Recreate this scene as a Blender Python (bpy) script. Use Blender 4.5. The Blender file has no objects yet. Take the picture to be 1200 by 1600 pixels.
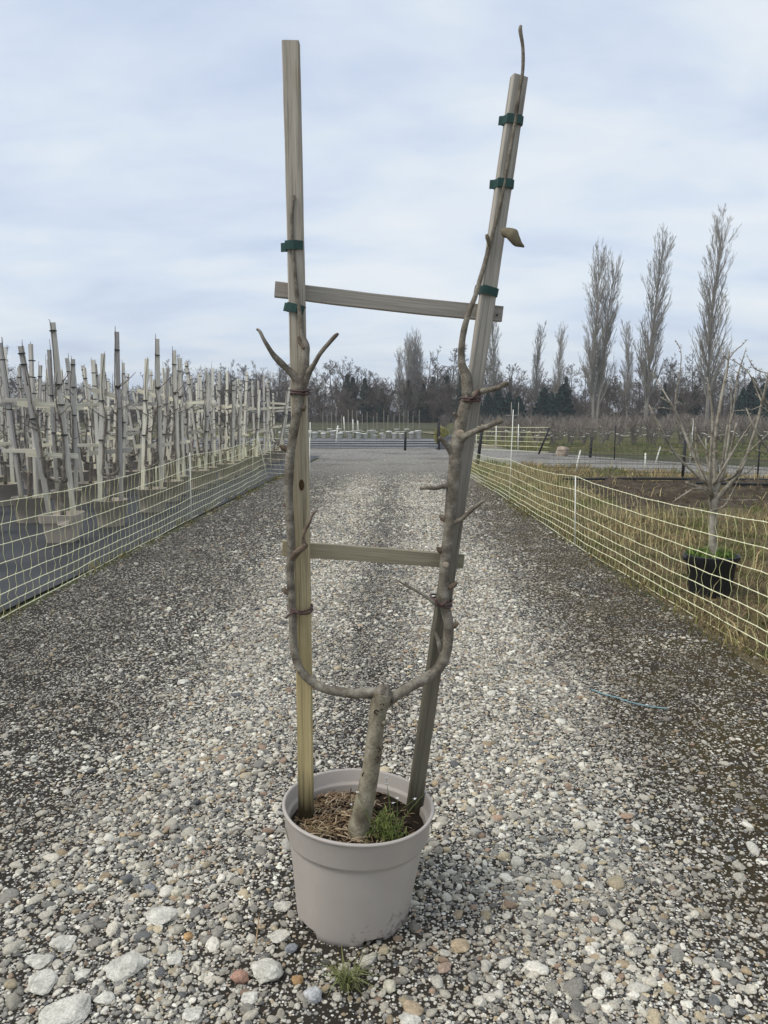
import bpy, math, random
import numpy as np
from mathutils import Vector, Matrix, noise as mnoise

scene = bpy.context.scene
C = scene.collection
R = math.radians

# ------------------------------------------------------------------ camera
CAM_H, PITCH, YAW, F = 1.5, R(7.36), R(1.77), 1200.0     # F in pixels of the 1200x1600 photograph
cam_d = bpy.data.cameras.new('camera')
cam = bpy.data.objects.new('camera', cam_d); C.objects.link(cam)
cam.location = (0, 0, CAM_H)
cam.rotation_euler = (R(90) - PITCH, 0, YAW)
cam_d.sensor_fit = 'VERTICAL'; cam_d.sensor_height = 36.0; cam_d.lens = 27.0
cam_d.clip_start = 0.05; cam_d.clip_end = 4000
scene.camera = cam

# ------------------------------------------------------------------ world, sun, exposure
SUN_EL, SUN_AZ = R(50), R(-115)        # azimuth from +Y (view direction), negative = left
world = bpy.data.worlds.new('World'); scene.world = world; world.use_nodes = True
wt = world.node_tree; wt.nodes.clear()

def nd(nt, typ, ins=None, **props):
    n = nt.nodes.new(typ)
    for k, v in props.items(): setattr(n, k, v)
    for k, v in (ins or {}).items():
        s = n.inputs[k]
        if isinstance(v, bpy.types.NodeSocket): nt.links.new(v, s)
        else: s.default_value = v
    return n
def ramp(nt, fac, stops, interp='LINEAR'):
    n = nd(nt, 'ShaderNodeValToRGB', {'Fac': fac}); cr = n.color_ramp; cr.interpolation = interp
    while len(cr.elements) > 1: cr.elements.remove(cr.elements[-1])
    for i, (p, c) in enumerate(stops):
        e = cr.elements[0] if i == 0 else cr.elements.new(p)
        e.position = p; e.color = (c[0], c[1], c[2], 1) if hasattr(c, '__len__') else (c, c, c, 1)
    return n.outputs['Color']
def mth(nt, op, a, b=0.0, c=0.0, clamp=False):
    n = nd(nt, 'ShaderNodeMath', {0: a, 1: b, 2: c}, operation=op); n.use_clamp = clamp
    return n.outputs[0]
def mixc(nt, fac, a, b, blend='MIX'):
    n = nt.nodes.new('ShaderNodeMix'); n.data_type = 'RGBA'; n.blend_type = blend
    for i, v in ((0, fac), (6, a), (7, b)):
        if isinstance(v, bpy.types.NodeSocket): nt.links.new(v, n.inputs[i])
        elif i == 0: n.inputs[0].default_value = v
        else: n.inputs[i].default_value = (v[0], v[1], v[2], 1)
    return n.outputs[2]

sky = nd(wt, 'ShaderNodeTexSky', sky_type='NISHITA')
sky.sun_disc = False; sky.sun_elevation = SUN_EL; sky.sun_rotation = SUN_AZ
bg_sky = nd(wt, 'ShaderNodeBackground', {'Color': sky.outputs[0], 'Strength': 0.10})
tc = nd(wt, 'ShaderNodeTexCoord')
sx = nd(wt, 'ShaderNodeSeparateXYZ', {0: tc.outputs['Generated']})
zc = mth(wt, 'ADD', mth(wt, 'ABSOLUTE', sx.outputs[2]), 0.22)
cv = nd(wt, 'ShaderNodeCombineXYZ', {0: mth(wt, 'DIVIDE', sx.outputs[0], zc), 1: mth(wt, 'DIVIDE', sx.outputs[1], zc), 2: 0.0})
mp = nd(wt, 'ShaderNodeMapping', {'Vector': cv.outputs[0], 'Rotation': (0, 0, R(28)), 'Scale': (0.75, 1.25, 1)})
n1 = nd(wt, 'ShaderNodeTexNoise', {'Vector': mp.outputs[0], 'Scale': 1.15, 'Detail': 5.0, 'Roughness': 0.5, 'Distortion': 0.5})
n2 = nd(wt, 'ShaderNodeTexNoise', {'Vector': mp.outputs[0], 'Scale': 3.4, 'Detail': 5.0, 'Roughness': 0.55, 'Distortion': 0.3})
nf = mth(wt, 'ADD', mth(wt, 'MULTIPLY', n1.outputs[0], 0.72), mth(wt, 'MULTIPLY', n2.outputs[0], 0.28))
cl = ramp(wt, nf, [(0.36, (0.425, 0.49, 0.62)), (0.45, (0.50, 0.565, 0.665)), (0.54, (0.585, 0.635, 0.69)), (0.66, (0.66, 0.68, 0.70))])
bg_cl = nd(wt, 'ShaderNodeBackground', {'Color': cl, 'Strength': 1.0})
mx = nd(wt, 'ShaderNodeMixShader', {0: 0.88, 1: bg_sky.outputs[0], 2: bg_cl.outputs[0]})
nd(wt, 'ShaderNodeOutputWorld', {'Surface': mx.outputs[0]})

sd = bpy.data.lights.new('sun', 'SUN'); sd.energy = 1.5; sd.angle = R(25); sd.color = (1, 0.94, 0.84)
so = bpy.data.objects.new('sun', sd); C.objects.link(so)
to_sun = Vector((math.sin(SUN_AZ) * math.cos(SUN_EL), math.cos(SUN_AZ) * math.cos(SUN_EL), math.sin(SUN_EL)))
so.rotation_euler = to_sun.to_track_quat('Z', 'Y').to_euler(); so.location = (-6, -4, 12)
vs = scene.view_settings
vs.view_transform = 'Standard'; vs.look = 'None'; vs.gamma = 1.0; vs.exposure = 0.5; vs.use_curve_mapping = False
scene.render.engine = 'CYCLES'

# ------------------------------------------------------------------ pixel -> direction helpers
_f = Vector((-math.sin(YAW) * math.cos(PITCH), math.cos(YAW) * math.cos(PITCH), -math.sin(PITCH)))
_r = Vector((math.cos(YAW), math.sin(YAW), 0)); _u = _r.cross(_f)
def ray(px, py): return _f * F + _r * (px - 600) + _u * (800 - py)
def gp(px, py, z=0.0):                      # where the ray meets the height z
    d = ray(px, py); t = (z - CAM_H) / d.z
    return Vector((0, 0, CAM_H)) + d * t
def at(px, py, Y):                          # where the ray meets the plane y = Y
    d = ray(px, py); return Vector((0, 0, CAM_H)) + d * (Y / d.y)
def px_x(px, Y):                            # world x of a pixel column on flat ground at y = Y
    return at(px, 645, Y).x

# ------------------------------------------------------------------ object helpers
def tag(o, label=None, cat=None, group=None, kind=None):
    if label: o['label'] = label
    if cat: o['category'] = cat
    if group: o['group'] = group
    if kind: o['kind'] = kind
    return o
def empty(name, loc, rz=0.0):
    o = bpy.data.objects.new(name, None); C.objects.link(o)
    o.location = loc; o.rotation_euler = (0, 0, rz); o.empty_display_size = 0.1
    return o
def mesh(name, V, Fc, material=None, smooth=False):
    me = bpy.data.meshes.new(name)
    me.from_pydata([tuple(v) for v in V] if not isinstance(V, np.ndarray) else V.tolist(), [], Fc if not isinstance(Fc, np.ndarray) else Fc.tolist())
    if material: me.materials.append(material)
    if smooth: me.polygons.foreach_set('use_smooth', [True] * len(me.polygons))
    me.update()
    return me
def obj(name, me, parent=None, loc=None, mtx=None):
    o = bpy.data.objects.new(name, me); C.objects.link(o)
    if parent: o.parent = parent
    if mtx is not None: o.matrix_local = mtx
    elif loc is not None: o.location = loc
    return o
class MB:
    def __init__(s): s.v = []; s.f = []
    def add(s, V, Fc):
        k = len(s.v); s.v += [tuple(p) for p in V]; s.f += [tuple(i + k for i in q) for q in Fc]; return s
    def box(s, a, b):
        x0, y0, z0 = a; x1, y1, z1 = b
        return s.add([(x0,y0,z0),(x1,y0,z0),(x1,y1,z0),(x0,y1,z0),(x0,y0,z1),(x1,y0,z1),(x1,y1,z1),(x0,y1,z1)],
                     [(3,2,1,0),(4,5,6,7),(0,1,5,4),(1,2,6,5),(2,3,7,6),(3,0,4,7)])
    def mesh(s, name, m, smooth=True): return mesh(name, s.v, s.f, m, smooth)
    def build(s, name, m, parent=None, smooth=True, loc=None, mtx=None): return obj(name, s.mesh(name, m, smooth), parent, loc, mtx)
def catmull(P, rad, res):
    if res <= 1 or len(P) < 3: return [Vector(p) for p in P], list(rad)
    Q = [2 * P[0] - P[1]] + list(P) + [2 * P[-1] - P[-2]]; o = []; ro = []
    for i in range(len(P) - 1):
        a, b, c, d = Q[i:i + 4]
        for k in range(res):
            t = k / res
            o.append(0.5 * ((2 * b) + (c - a) * t + (2 * a - 5 * b + 4 * c - d) * t * t + (3 * b - a - 3 * c + d) * t ** 3))
            ro.append(rad[i] + (rad[i + 1] - rad[i]) * t)
    o.append(Vector(P[-1])); ro.append(rad[-1])
    return o, ro
def tube(P, rad, n=8, res=1, wob=0.0, seed=0, caps=True, nfreq=22.0):
    P = [Vector(p) for p in P]
    if not hasattr(rad, '__len__'): rad = [rad] * len(P)
    P, rad = catmull(P, rad, res)
    V = []; Fc = []; m = len(P); nrm = None
    for i, p in enumerate(P):
        t = (P[min(i + 1, m - 1)] - P[max(i - 1, 0)])
        if t.length < 1e-9: t = Vector((0, 0, 1))
        t.normalize()
        if nrm is None:
            nrm = t.orthogonal().normalized()
        else:
            nrm = (nrm - t * nrm.dot(t))
            nrm = nrm.normalized() if nrm.length > 1e-6 else t.orthogonal().normalized()
        bn = t.cross(nrm)
        for k in range(n):
            a = 2 * math.pi * k / n
            d = nrm * math.cos(a) + bn * math.sin(a)
            r = rad[i]
            if wob: r *= 1 + wob * mnoise.noise((p + d * rad[i]) * nfreq + Vector((seed * 7.3, 0, 0)))
            V.append(p + d * r)
    for i in range(m - 1):
        for k in range(n):
            a = i * n + k; b = i * n + (k + 1) % n
            Fc.append((a, b, b + n, a + n))
    if caps:
        Fc.append(tuple(range(n - 1, -1, -1))); Fc.append(tuple(range((m - 1) * n, m * n)))
    return V, Fc
def lathe(prof, n=48):
    V = []; Fc = []
    for (r, z) in prof:
        for k in range(n):
            a = 2 * math.pi * k / n; V.append((r * math.cos(a), r * math.sin(a), z))
    for i in range(len(prof) - 1):
        for k in range(n):
            a = i * n + k; b = i * n + (k + 1) % n
            Fc.append((a, b, b + n, a + n))
    return V, Fc
def plank(L, w, t, seg=1, bev=0.003, rough=0.0, seed=0, bow=0.0):      # local z along the length, x the width, y the thickness
    a, b = w / 2, t / 2; ring = [(-a + bev, -b), (a - bev, -b), (a, -b + bev), (a, b - bev), (a - bev, b), (-a + bev, b), (-a, b - bev), (-a, -b + bev)]
    V = []; Fc = []
    for i in range(seg + 1):
        z = L * i / seg; dx = bow * math.sin(math.pi * i / seg)
        for j, (x, y) in enumerate(ring):
            q = Vector((x * 30, y * 30 + seed * 5.1, z * 9))
            dz = 0.004 * mnoise.noise(Vector((x * 90, y * 90, seed))) if i in (0, seg) and rough else 0
            V.append((x + dx + rough * mnoise.noise(q), y + rough * mnoise.noise(q + Vector((9, 3, 1))), z + dz))
    for i in range(seg):
        for k in range(8):
            p = i * 8 + k; q = i * 8 + (k + 1) % 8
            Fc.append((p, q, q + 8, p + 8))
    Fc.append(tuple(range(7, -1, -1))); Fc.append(tuple(range(seg * 8, seg * 8 + 8)))
    return V, Fc
def frame(p0, p1, xhint=Vector((1, 0, 0)), origin=Vector((0, 0, 0))):   # matrix with local z along p0->p1
    p0 = Vector(p0); z = (Vector(p1) - p0).normalized()
    x = (xhint - z * xhint.dot(z)).normalized(); y = z.cross(x)
    m = Matrix((x, y, z)).transposed().to_4x4(); m.translation = p0 - origin
    return m
def blades(pts, h, w, lean, rng):           # tapered grass blades: arrays (n,3),(n,),(n,),(n,)
    n = len(pts); az = rng.uniform(0, 2 * np.pi, n); wz = rng.uniform(0, 2 * np.pi, n)
    d = np.stack([np.cos(az), np.sin(az), np.zeros(n)], 1); s = np.stack([np.cos(wz), np.sin(wz), np.zeros(n)], 1) * (w / 2)[:, None]
    up = np.array([0, 0, 1.0]); le = lean[:, None]
    mid = pts + up * (h * 0.55)[:, None] + d * (le * 0.35 * h[:, None]); tip = pts + up * (h * (1 - 0.35 * lean))[:, None] + d * (le * h[:, None])
    V = np.stack([pts - s, pts + s, mid + s * 0.8, mid - s * 0.8, tip], 1).reshape(-1, 3)
    b = np.arange(n)[:, None] * 5
    T = np.concatenate([b + np.array([[0, 1, 2]]), b + np.array([[0, 2, 3]]), b + np.array([[3, 2, 4]])], 1).reshape(-1, 3)
    return V, T
def colattr(me, cols):                      # per-vertex colour attribute "col"
    a = me.attributes.new('col', 'FLOAT_COLOR', 'POINT')
    c = np.concatenate([cols, np.ones((len(cols), 1))], 1).astype(np.float32)
    a.data.foreach_set('color', c.ravel())
def copy_tree(o, parent=None):
    c = o.copy(); C.objects.link(c); c.parent = parent
    for ch in o.children: copy_tree(ch, c)
    return c

# ------------------------------------------------------------------ materials
def mat(name, rough=0.8, spec=0.3):
    m = bpy.data.materials.new(name); m.use_nodes = True; nt = m.node_tree
    b = nt.nodes['Principled BSDF']; b.inputs['Roughness'].default_value = rough
    b.inputs['Specular IOR Level'].default_value = spec
    return m, nt, b
def setc(nt, b, col):
    if isinstance(col, bpy.types.NodeSocket): nt.links.new(col, b.inputs['Base Color'])
    else: b.inputs['Base Color'].default_value = (*col, 1)
def bump(nt, b, h, strength=0.4, dist=0.003):
    n = nd(nt, 'ShaderNodeBump', {'Height': h, 'Strength': strength, 'Distance': dist}); nt.links.new(n.outputs[0], b.inputs['Normal'])
def coord(nt, out='Object', scale=(1, 1, 1)):
    t = nd(nt, 'ShaderNodeTexCoord'); return nd(nt, 'ShaderNodeMapping', {'Vector': t.outputs[out], 'Scale': scale}).outputs[0]
def pos(nt, scale=(1, 1, 1)):
    g = nd(nt, 'ShaderNodeNewGeometry'); return nd(nt, 'ShaderNodeMapping', {'Vector': g.outputs['Position'], 'Scale': scale}).outputs[0]
def noise(nt, v, scale, detail=3.0, rough=0.55, dist=0.0):
    return nd(nt, 'ShaderNodeTexNoise', {'Vector': v, 'Scale': scale, 'Detail': detail, 'Roughness': rough, 'Distortion': dist}).outputs[0]
def simple(name, col, rough=0.8, spec=0.3, var=0.25, sc=8.0, rnd=0.0):
    m, nt, b = mat(name, rough, spec)
    n = noise(nt, pos(nt), sc, 4)
    c = mixc(nt, n, [x * (1 - var) for x in col], [min(1, x * (1 + var)) for x in col])
    if rnd:
        oi = nd(nt, 'ShaderNodeObjectInfo')
        k = mth(nt, 'MULTIPLY_ADD', oi.outputs['Random'], 2 * rnd, 1 - rnd)
        cc = nd(nt, 'ShaderNodeCombineColor', {0: k, 1: k, 2: k}).outputs[0]
        c = mixc(nt, 1.0, c, cc, 'MULTIPLY')
    setc(nt, b, c); return m
def wood(name, lo, hi, z0, z1, dark=0.45, foot=None, rnd=0.0):  # grain along local z; colour lo at z0 weathering to hi at z1
    m, nt, b = mat(name, 0.82, 0.2)
    v = coord(nt, 'Object', (1, 1, 0.022)); g1 = noise(nt, v, 260, 4, 0.6); g2 = noise(nt, v, 70, 3, 0.5, 0.4)
    t = nd(nt, 'ShaderNodeTexCoord'); z = nd(nt, 'ShaderNodeSeparateXYZ', {0: t.outputs['Object']}).outputs[2]
    blot = noise(nt, coord(nt, 'Object', (8, 8, 3)), 1.0, 4)
    fz = nd(nt, 'ShaderNodeMapRange', {0: mth(nt, 'ADD', z, mth(nt, 'MULTIPLY', blot, 0.35)), 1: z0, 2: z1}, clamp=True).outputs[0]
    base = mixc(nt, fz, lo, hi)
    gr = ramp(nt, mth(nt, 'ADD', mth(nt, 'MULTIPLY', g1, 0.55), mth(nt, 'MULTIPLY', g2, 0.45)), [(0.33, dark), (0.5, 0.9), (0.68, 1.18)])
    c = mixc(nt, 1.0, base, gr, 'MULTIPLY')
    st = ramp(nt, noise(nt, coord(nt, 'Object', (20, 20, 4)), 1.0, 3), [(0.58, 0.0), (0.7, 0.35)])
    c = mixc(nt, st, c, [x * 0.5 for x in lo])
    if rnd:
        oi = nd(nt, 'ShaderNodeObjectInfo'); k = mth(nt, 'MULTIPLY_ADD', oi.outputs['Random'], 2 * rnd, 1 - rnd)
        c = mixc(nt, 1.0, c, nd(nt, 'ShaderNodeCombineColor', {0: k, 1: k, 2: mth(nt, 'MULTIPLY_ADD', k, 0.8, 0.16)}).outputs[0], 'MULTIPLY')
    if foot:                                # damp, stained foot in the soil
        ff = nd(nt, 'ShaderNodeMapRange', {0: mth(nt, 'ADD', z, mth(nt, 'MULTIPLY', g2, 0.10)), 1: foot, 2: foot + 0.14, 3: 1.0, 4: 0.0}, clamp=True).outputs[0]
        c = mixc(nt, ff, c, (0.03, 0.024, 0.012))
    setc(nt, b, c); bump(nt, b, g1, 0.5, 0.002); return m

M = {}
M['stake_a'] = wood('stake_yellow_wood', (0.46, 0.375, 0.195), (0.45, 0.405, 0.335), 0.75, 1.75, 0.34, foot=0.15)
M['stake_b'] = wood('stake_grey_wood', (0.15, 0.135, 0.10), (0.43, 0.395, 0.34), 0.85, 1.7, 0.45, foot=0.11)
M['bar_low'] = wood('bar_tan_wood', (0.40, 0.34, 0.22), (0.30, 0.27, 0.19), 0.0, 0.6, 0.55)
M['bar_top'] = wood('bar_grey_wood', (0.38, 0.35, 0.295), (0.35, 0.32, 0.28), 0.0, 0.7, 0.6)
M['bg_wood'] = wood('weathered_wood', (0.62, 0.58, 0.47), (0.68, 0.645, 0.585), 0.3, 1.0, 0.68, rnd=0.34)

def bark(name, col, pale, dark, sc=1.0):
    m, nt, b = mat(name, 0.75, 0.25)
    v = pos(nt); a = noise(nt, v, 26 * sc, 5, 0.6); f = noise(nt, v, 190 * sc, 3, 0.6)
    c = ramp(nt, a, [(0.32, dark), (0.5, col), (0.68, pale)])
    c = mixc(nt, ramp(nt, f, [(0.56, 0.0), (0.66, 0.7)]), c, dark)
    rings = noise(nt, pos(nt, (0.25, 0.25, 1)), 120 * sc, 2)
    c = mixc(nt, ramp(nt, rings, [(0.62, 0.0), (0.68, 0.45)]), c, [x * 0.6 for x in col])
    setc(nt, b, c); bump(nt, b, mth(nt, 'ADD', f, mth(nt, 'MULTIPLY', a, 2.0)), 0.6, 0.004); return m
M['bark'] = bark('grey_bark', (0.19, 0.165, 0.128), (0.32, 0.295, 0.24), (0.075, 0.06, 0.046))
M['trunk'] = bark('olive_bark', (0.225, 0.20, 0.14), (0.34, 0.31, 0.235), (0.12, 0.095, 0.065), 0.8)
M['twig'] = bark('shoot_bark', (0.16, 0.12, 0.085), (0.25, 0.205, 0.155), (0.08, 0.055, 0.04))
M['scar'] = simple('bark_scar', (0.055, 0.035, 0.022), 0.85, 0.2, 0.5, 90)
M['cut'] = simple('cut_wood', (0.35, 0.29, 0.22), 0.85, 0.2, 0.4, 120)
M['bg_bark'] = bark('nursery_bark', (0.19, 0.165, 0.135), (0.30, 0.27, 0.23), (0.09, 0.075, 0.06), 0.5)
M['pale_bark'] = bark('pale_bark', (0.31, 0.28, 0.225), (0.44, 0.41, 0.34), (0.13, 0.105, 0.08), 0.6)

def potmat(name, col, dirt=True, rough=0.42):
    m, nt, b = mat(name, rough, 0.4)
    v = coord(nt); a = noise(nt, v, 7, 5, 0.6); f = noise(nt, v, 55, 4, 0.65)
    c = mixc(nt, a, [x * 0.88 for x in col], [min(1, x * 1.1) for x in col])
    if dirt:
        z = nd(nt, 'ShaderNodeSeparateXYZ', {0: nd(nt, 'ShaderNodeTexCoord').outputs['Object']})
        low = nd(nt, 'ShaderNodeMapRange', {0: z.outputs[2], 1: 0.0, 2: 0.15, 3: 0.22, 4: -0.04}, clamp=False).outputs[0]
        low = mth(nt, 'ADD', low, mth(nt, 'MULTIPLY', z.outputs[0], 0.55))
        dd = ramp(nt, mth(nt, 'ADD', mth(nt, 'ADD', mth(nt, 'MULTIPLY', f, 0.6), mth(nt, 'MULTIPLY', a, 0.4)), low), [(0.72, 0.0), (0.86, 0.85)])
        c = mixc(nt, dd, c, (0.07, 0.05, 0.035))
        sp = ramp(nt, noise(nt, v, 210, 2), [(0.72, 0.0), (0.76, 0.6)]); c = mixc(nt, sp, c, (0.12, 0.09, 0.07))
        dust = ramp(nt, noise(nt, coord(nt, 'Object', (1, 1, 0.4)), 12, 5, 0.7), [(0.5, 0.0), (0.75, 0.3)]); c = mixc(nt, dust, c, (0.5, 0.47, 0.43))
    setc(nt, b, c); nt.links.new(mth(nt, 'MULTIPLY_ADD', f, 0.3, rough - 0.1), b.inputs['Roughness'])
    bump(nt, b, f, 0.12, 0.002); return m
M['pot'] = potmat('taupe_plastic', (0.43, 0.386, 0.343))
M['bg_pot'] = potmat('dull_taupe_plastic', (0.40, 0.345, 0.29), False, 0.6)
M['black_pot'] = potmat('black_plastic', (0.028, 0.03, 0.033), False, 0.45)
M['soil'] = simple('potting_soil', (0.028, 0.02, 0.014), 0.95, 0.1, 0.6, 60)
M['straw'] = simple('straw', (0.33, 0.23, 0.14), 0.9, 0.1, 0.5, 40)
M['tape'] = simple('green_tape', (0.012, 0.052, 0.042), 0.5, 0.4, 0.35, 60)
M['rubber'] = simple('brown_rubber', (0.085, 0.05, 0.045), 0.6, 0.35, 0.35, 90)
M['bg_tape'] = simple('dark_tape', (0.02, 0.024, 0.024), 0.6, 0.3)
M['leafdry'] = simple('dry_leaf', (0.17, 0.145, 0.095), 0.8, 0.2, 0.45, 60)
M['net'] = simple('yellow_polywire', (0.82, 0.80, 0.52), 0.55, 0.3, 0.18, 25)
M['netv'] = simple('yellow_string', (0.66, 0.66, 0.32), 0.6, 0.3, 0.18, 25)
M['knot'] = simple('white_knot', (0.82, 0.82, 0.66), 0.5, 0.3, 0.1, 25)
M['white'] = simple('white_plastic', (0.74, 0.74, 0.66), 0.5, 0.4, 0.12, 6)
M['black'] = simple('black_metal', (0.02, 0.02, 0.022), 0.6, 0.3, 0.4, 10)
M['netfar'] = simple('dark_mesh', (0.10, 0.10, 0.085), 0.7, 0.2)
M['hose'] = simple('black_hose', (0.018, 0.018, 0.02), 0.45, 0.4)
M['string'] = simple('blue_string', (0.20, 0.33, 0.36), 0.7, 0.2)
M['flower'] = simple('white_petal', (0.8, 0.8, 0.78), 0.7)
M['wpot'] = simple('pale_pot', (0.78, 0.78, 0.72), 0.6, 0.3, 0.15, 3, 0.15)
M['tarp'] = simple('black_sheet', (0.016, 0.017, 0.02), 0.35, 0.5, 0.4, 9)
def attrmat(name, rough=0.9, typ='GEOMETRY', b_=0.0, spec=0.15):
    m, nt, b = mat(name, rough, spec)
    a = nd(nt, 'ShaderNodeAttribute', attribute_name='col', attribute_type=typ).outputs['Color']
    if b_:
        f = noise(nt, pos(nt), 160, 4, 0.65); a = mixc(nt, 1.0, a, ramp(nt, f, [(0.3, 0.62), (0.7, 1.2)]), 'MULTIPLY'); bump(nt, b, f, b_, 0.003)
    setc(nt, b, a); return m
M['blade'] = attrmat('grass_blade', 0.8)
M['pebble'] = attrmat('pebble_stone', 0.75, 'INSTANCER', 0.35, 0.25)
M['rock'] = attrmat('chunk_stone', 0.88, 'GEOMETRY', 0.8)
for nm, col, rn in (('t_oak', (0.115, 0.10, 0.085), 0.22), ('t_brush', (0.13, 0.105, 0.085), 0.25), ('t_poplar', (0.27, 0.25, 0.22), 0.1), ('t_ivy', (0.045, 0.062, 0.040), 0.25),
                    ('t_conifer', (0.012, 0.034, 0.028), 0.2), ('t_shrub', (0.20, 0.175, 0.155), 0.25), ('t_trunk', (0.12, 0.105, 0.09), 0.15), ('t_box', (0.13, 0.15, 0.045), 0.1)):
    M[nm] = simple(nm, col, 0.9, 0.15, 0.25, 0.8, rn)

# gravel sheet: stones by Voronoi cells on dark soil, more stone in the two wheel tracks
def gravelmat(name, tracks=True, stone=0.62, tint=(1, 1, 1)):
    m, nt, b = mat(name, 0.9, 0.2)
    p = pos(nt)
    def cells(sc, seed):
        w = nd(nt, 'ShaderNodeMapping', {'Vector': p, 'Location': (seed, seed * .7, 0), 'Scale': (1, 1, 0)}).outputs[0]
        vo = nd(nt, 'ShaderNodeTexVoronoi', {'Vector': w, 'Scale': sc, 'Randomness': 1.0})
        return vo.outputs['Color'], vo.outputs['Distance']
    c1, d1 = cells(62, 0); c2, d2 = cells(120, 3.3)
    big = noise(nt, p, 0.9, 5, 0.6); med = noise(nt, p, 4.5, 4, 0.6)
    if tracks:
        x = nd(nt, 'ShaderNodeSeparateXYZ', {0: p}).outputs[0]
        yy = nd(nt, 'ShaderNodeSeparateXYZ', {0: p}).outputs[1]
        xw = mth(nt, 'ADD', mth(nt, 'MULTIPLY_ADD', yy, 0.013, -0.04), mth(nt, 'ADD', x, mth(nt, 'MULTIPLY_ADD', big, 0.5, -0.25)))
        fx = nd(nt, 'ShaderNodeMapRange', {0: xw, 1: -3.2, 2: 2.2}, clamp=True).outputs[0]
        k = lambda X: (X + 3.2) / 5.4
        cov = ramp(nt, fx, [(k(-3.2), .24), (k(-2.0), .28), (k(-1.4), .36), (k(-1.05), .75), (k(-.75), .88), (k(-.5), .66), (k(-.25), .45), (k(.0), .6), (k(.3), .9), (k(.7), .82), (k(1.0), .45), (k(1.3), .28), (k(2.1), .18)])
        far = nd(nt, 'ShaderNodeMapRange', {0: yy, 1: 15.0, 2: 25.0}, clamp=True).outputs[0]
        cov = mixc(nt, far, cov, (.8, .8, .8))
    else:
        cov = stone
    cov = mth(nt, 'ADD', cov, mth(nt, 'MULTIPLY_ADD', med, 0.7, -0.35))
    sep = nd(nt, 'ShaderNodeSeparateColor', {0: c1}); sep2 = nd(nt, 'ShaderNodeSeparateColor', {0: c2})
    s1 = mth(nt, 'LESS_THAN', sep.outputs[0], mth(nt, 'MULTIPLY', cov, 0.7)); s2 = mth(nt, 'LESS_THAN', sep2.outputs[0], mth(nt, 'MULTIPLY', cov, 0.9))
    e1 = mth(nt, 'MULTIPLY', s1, nd(nt, 'ShaderNodeMapRange', {0: d1, 1: 0.42, 2: 0.55, 3: 1.0, 4: 0.0}, clamp=True).outputs[0])
    e2 = mth(nt, 'MULTIPLY', s2, nd(nt, 'ShaderNodeMapRange', {0: d2, 1: 0.42, 2: 0.58, 3: 1.0, 4: 0.0}, clamp=True).outputs[0])
    pal = [(0.0, (0.15, 0.15, 0.15)), (0.14, (0.27, 0.255, 0.23)), (0.34, (0.43, 0.40, 0.34)), (0.58, (0.58, 0.55, 0.47)), (0.8, (0.44, 0.36, 0.27)), (0.88, (0.74, 0.71, 0.63))]
    st1 = ramp(nt, sep.outputs[1], pal, 'CONSTANT'); st2 = ramp(nt, sep2.outputs[1], pal, 'CONSTANT')
    soil = mixc(nt, med, (0.016, 0.013, 0.009), (0.046, 0.038, 0.028))
    if tracks:                               # moss and rusty dirt beside the right-hand fence
        mz = mth(nt, 'MULTIPLY', ramp(nt, fx, [(k(.75), 0.0), (k(1.35), 1.0)]), ramp(nt, noise(nt, p, 2.2, 5, 0.65), [(0.36, 0.0), (0.52, 0.95)]))
        soil = mixc(nt, mz, soil, mixc(nt, noise(nt, p, 7, 3), (0.038, 0.021, 0.010), (0.058, 0.048, 0.014)))
    c = mixc(nt, e2, soil, st2); c = mixc(nt, e1, c, st1)
    av = mixc(nt, ramp(nt, noise(nt, p, 9, 6, .8), [(.38, 0), (.62, 1)]), (.13, .12, .105), (.56, .535, .48))
    av = mixc(nt, ramp(nt, noise(nt, p, .55, 5, .6), [(.5, 0), (.68, .75)]), av, (.10, .088, .07))
    c = mixc(nt, mth(nt, 'MULTIPLY', far, .65) if tracks else .65, c, av)
    c = mixc(nt, 1.0, c, tint, 'MULTIPLY')
    setc(nt, b, c)
    bump(nt, b, mth(nt, 'ADD', mth(nt, 'MULTIPLY', e1, 1.0), mth(nt, 'MULTIPLY', e2, 0.5)), 0.8, 0.01); return m
M['gravel'] = gravelmat('gravel_sheet')
M['roadgravel'] = gravelmat('road_gravel', False, 0.80, (0.97, 0.98, 1.0))
def groundmat(name, a, b_, c_, s1=0.35, s2=6.0, bs=0.5):
    m, nt, b = mat(name, 0.95, 0.1); p = pos(nt)
    n = noise(nt, p, s1, 6, 0.65); f = noise(nt, p, s2, 5, 0.7)
    c = mixc(nt, ramp(nt, n, [(0.38, 0.0), (0.62, 1.0)]), a, b_); c = mixc(nt, ramp(nt, f, [(0.45, 0.0), (0.65, 0.9)]), c, c_)
    setc(nt, b, c); bump(nt, b, f, bs, 0.03); return m
M['ground'] = groundmat('field_ground', (0.085, 0.075, 0.045), (0.075, 0.09, 0.04), (0.05, 0.042, 0.03))
M['turf'] = groundmat('green_turf', (0.095, 0.105, 0.032), (0.13, 0.12, 0.055), (0.07, 0.065, 0.03), 0.3, 5)
M['mud'] = groundmat('dark_mud', (0.06, 0.045, 0.031), (0.10, 0.078, 0.055), (0.025, 0.019, 0.013), 1.0, 9, 0.8)
M['dryground'] = groundmat('dry_ground', (0.17, 0.135, 0.075), (0.13, 0.11, 0.06), (0.08, 0.062, 0.04), 1.2, 14, 0.8)
M['pathdry'] = groundmat('dry_path', (0.26, 0.23, 0.165), (0.19, 0.17, 0.11), (0.15, 0.13, 0.09), 0.7, 4)
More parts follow.
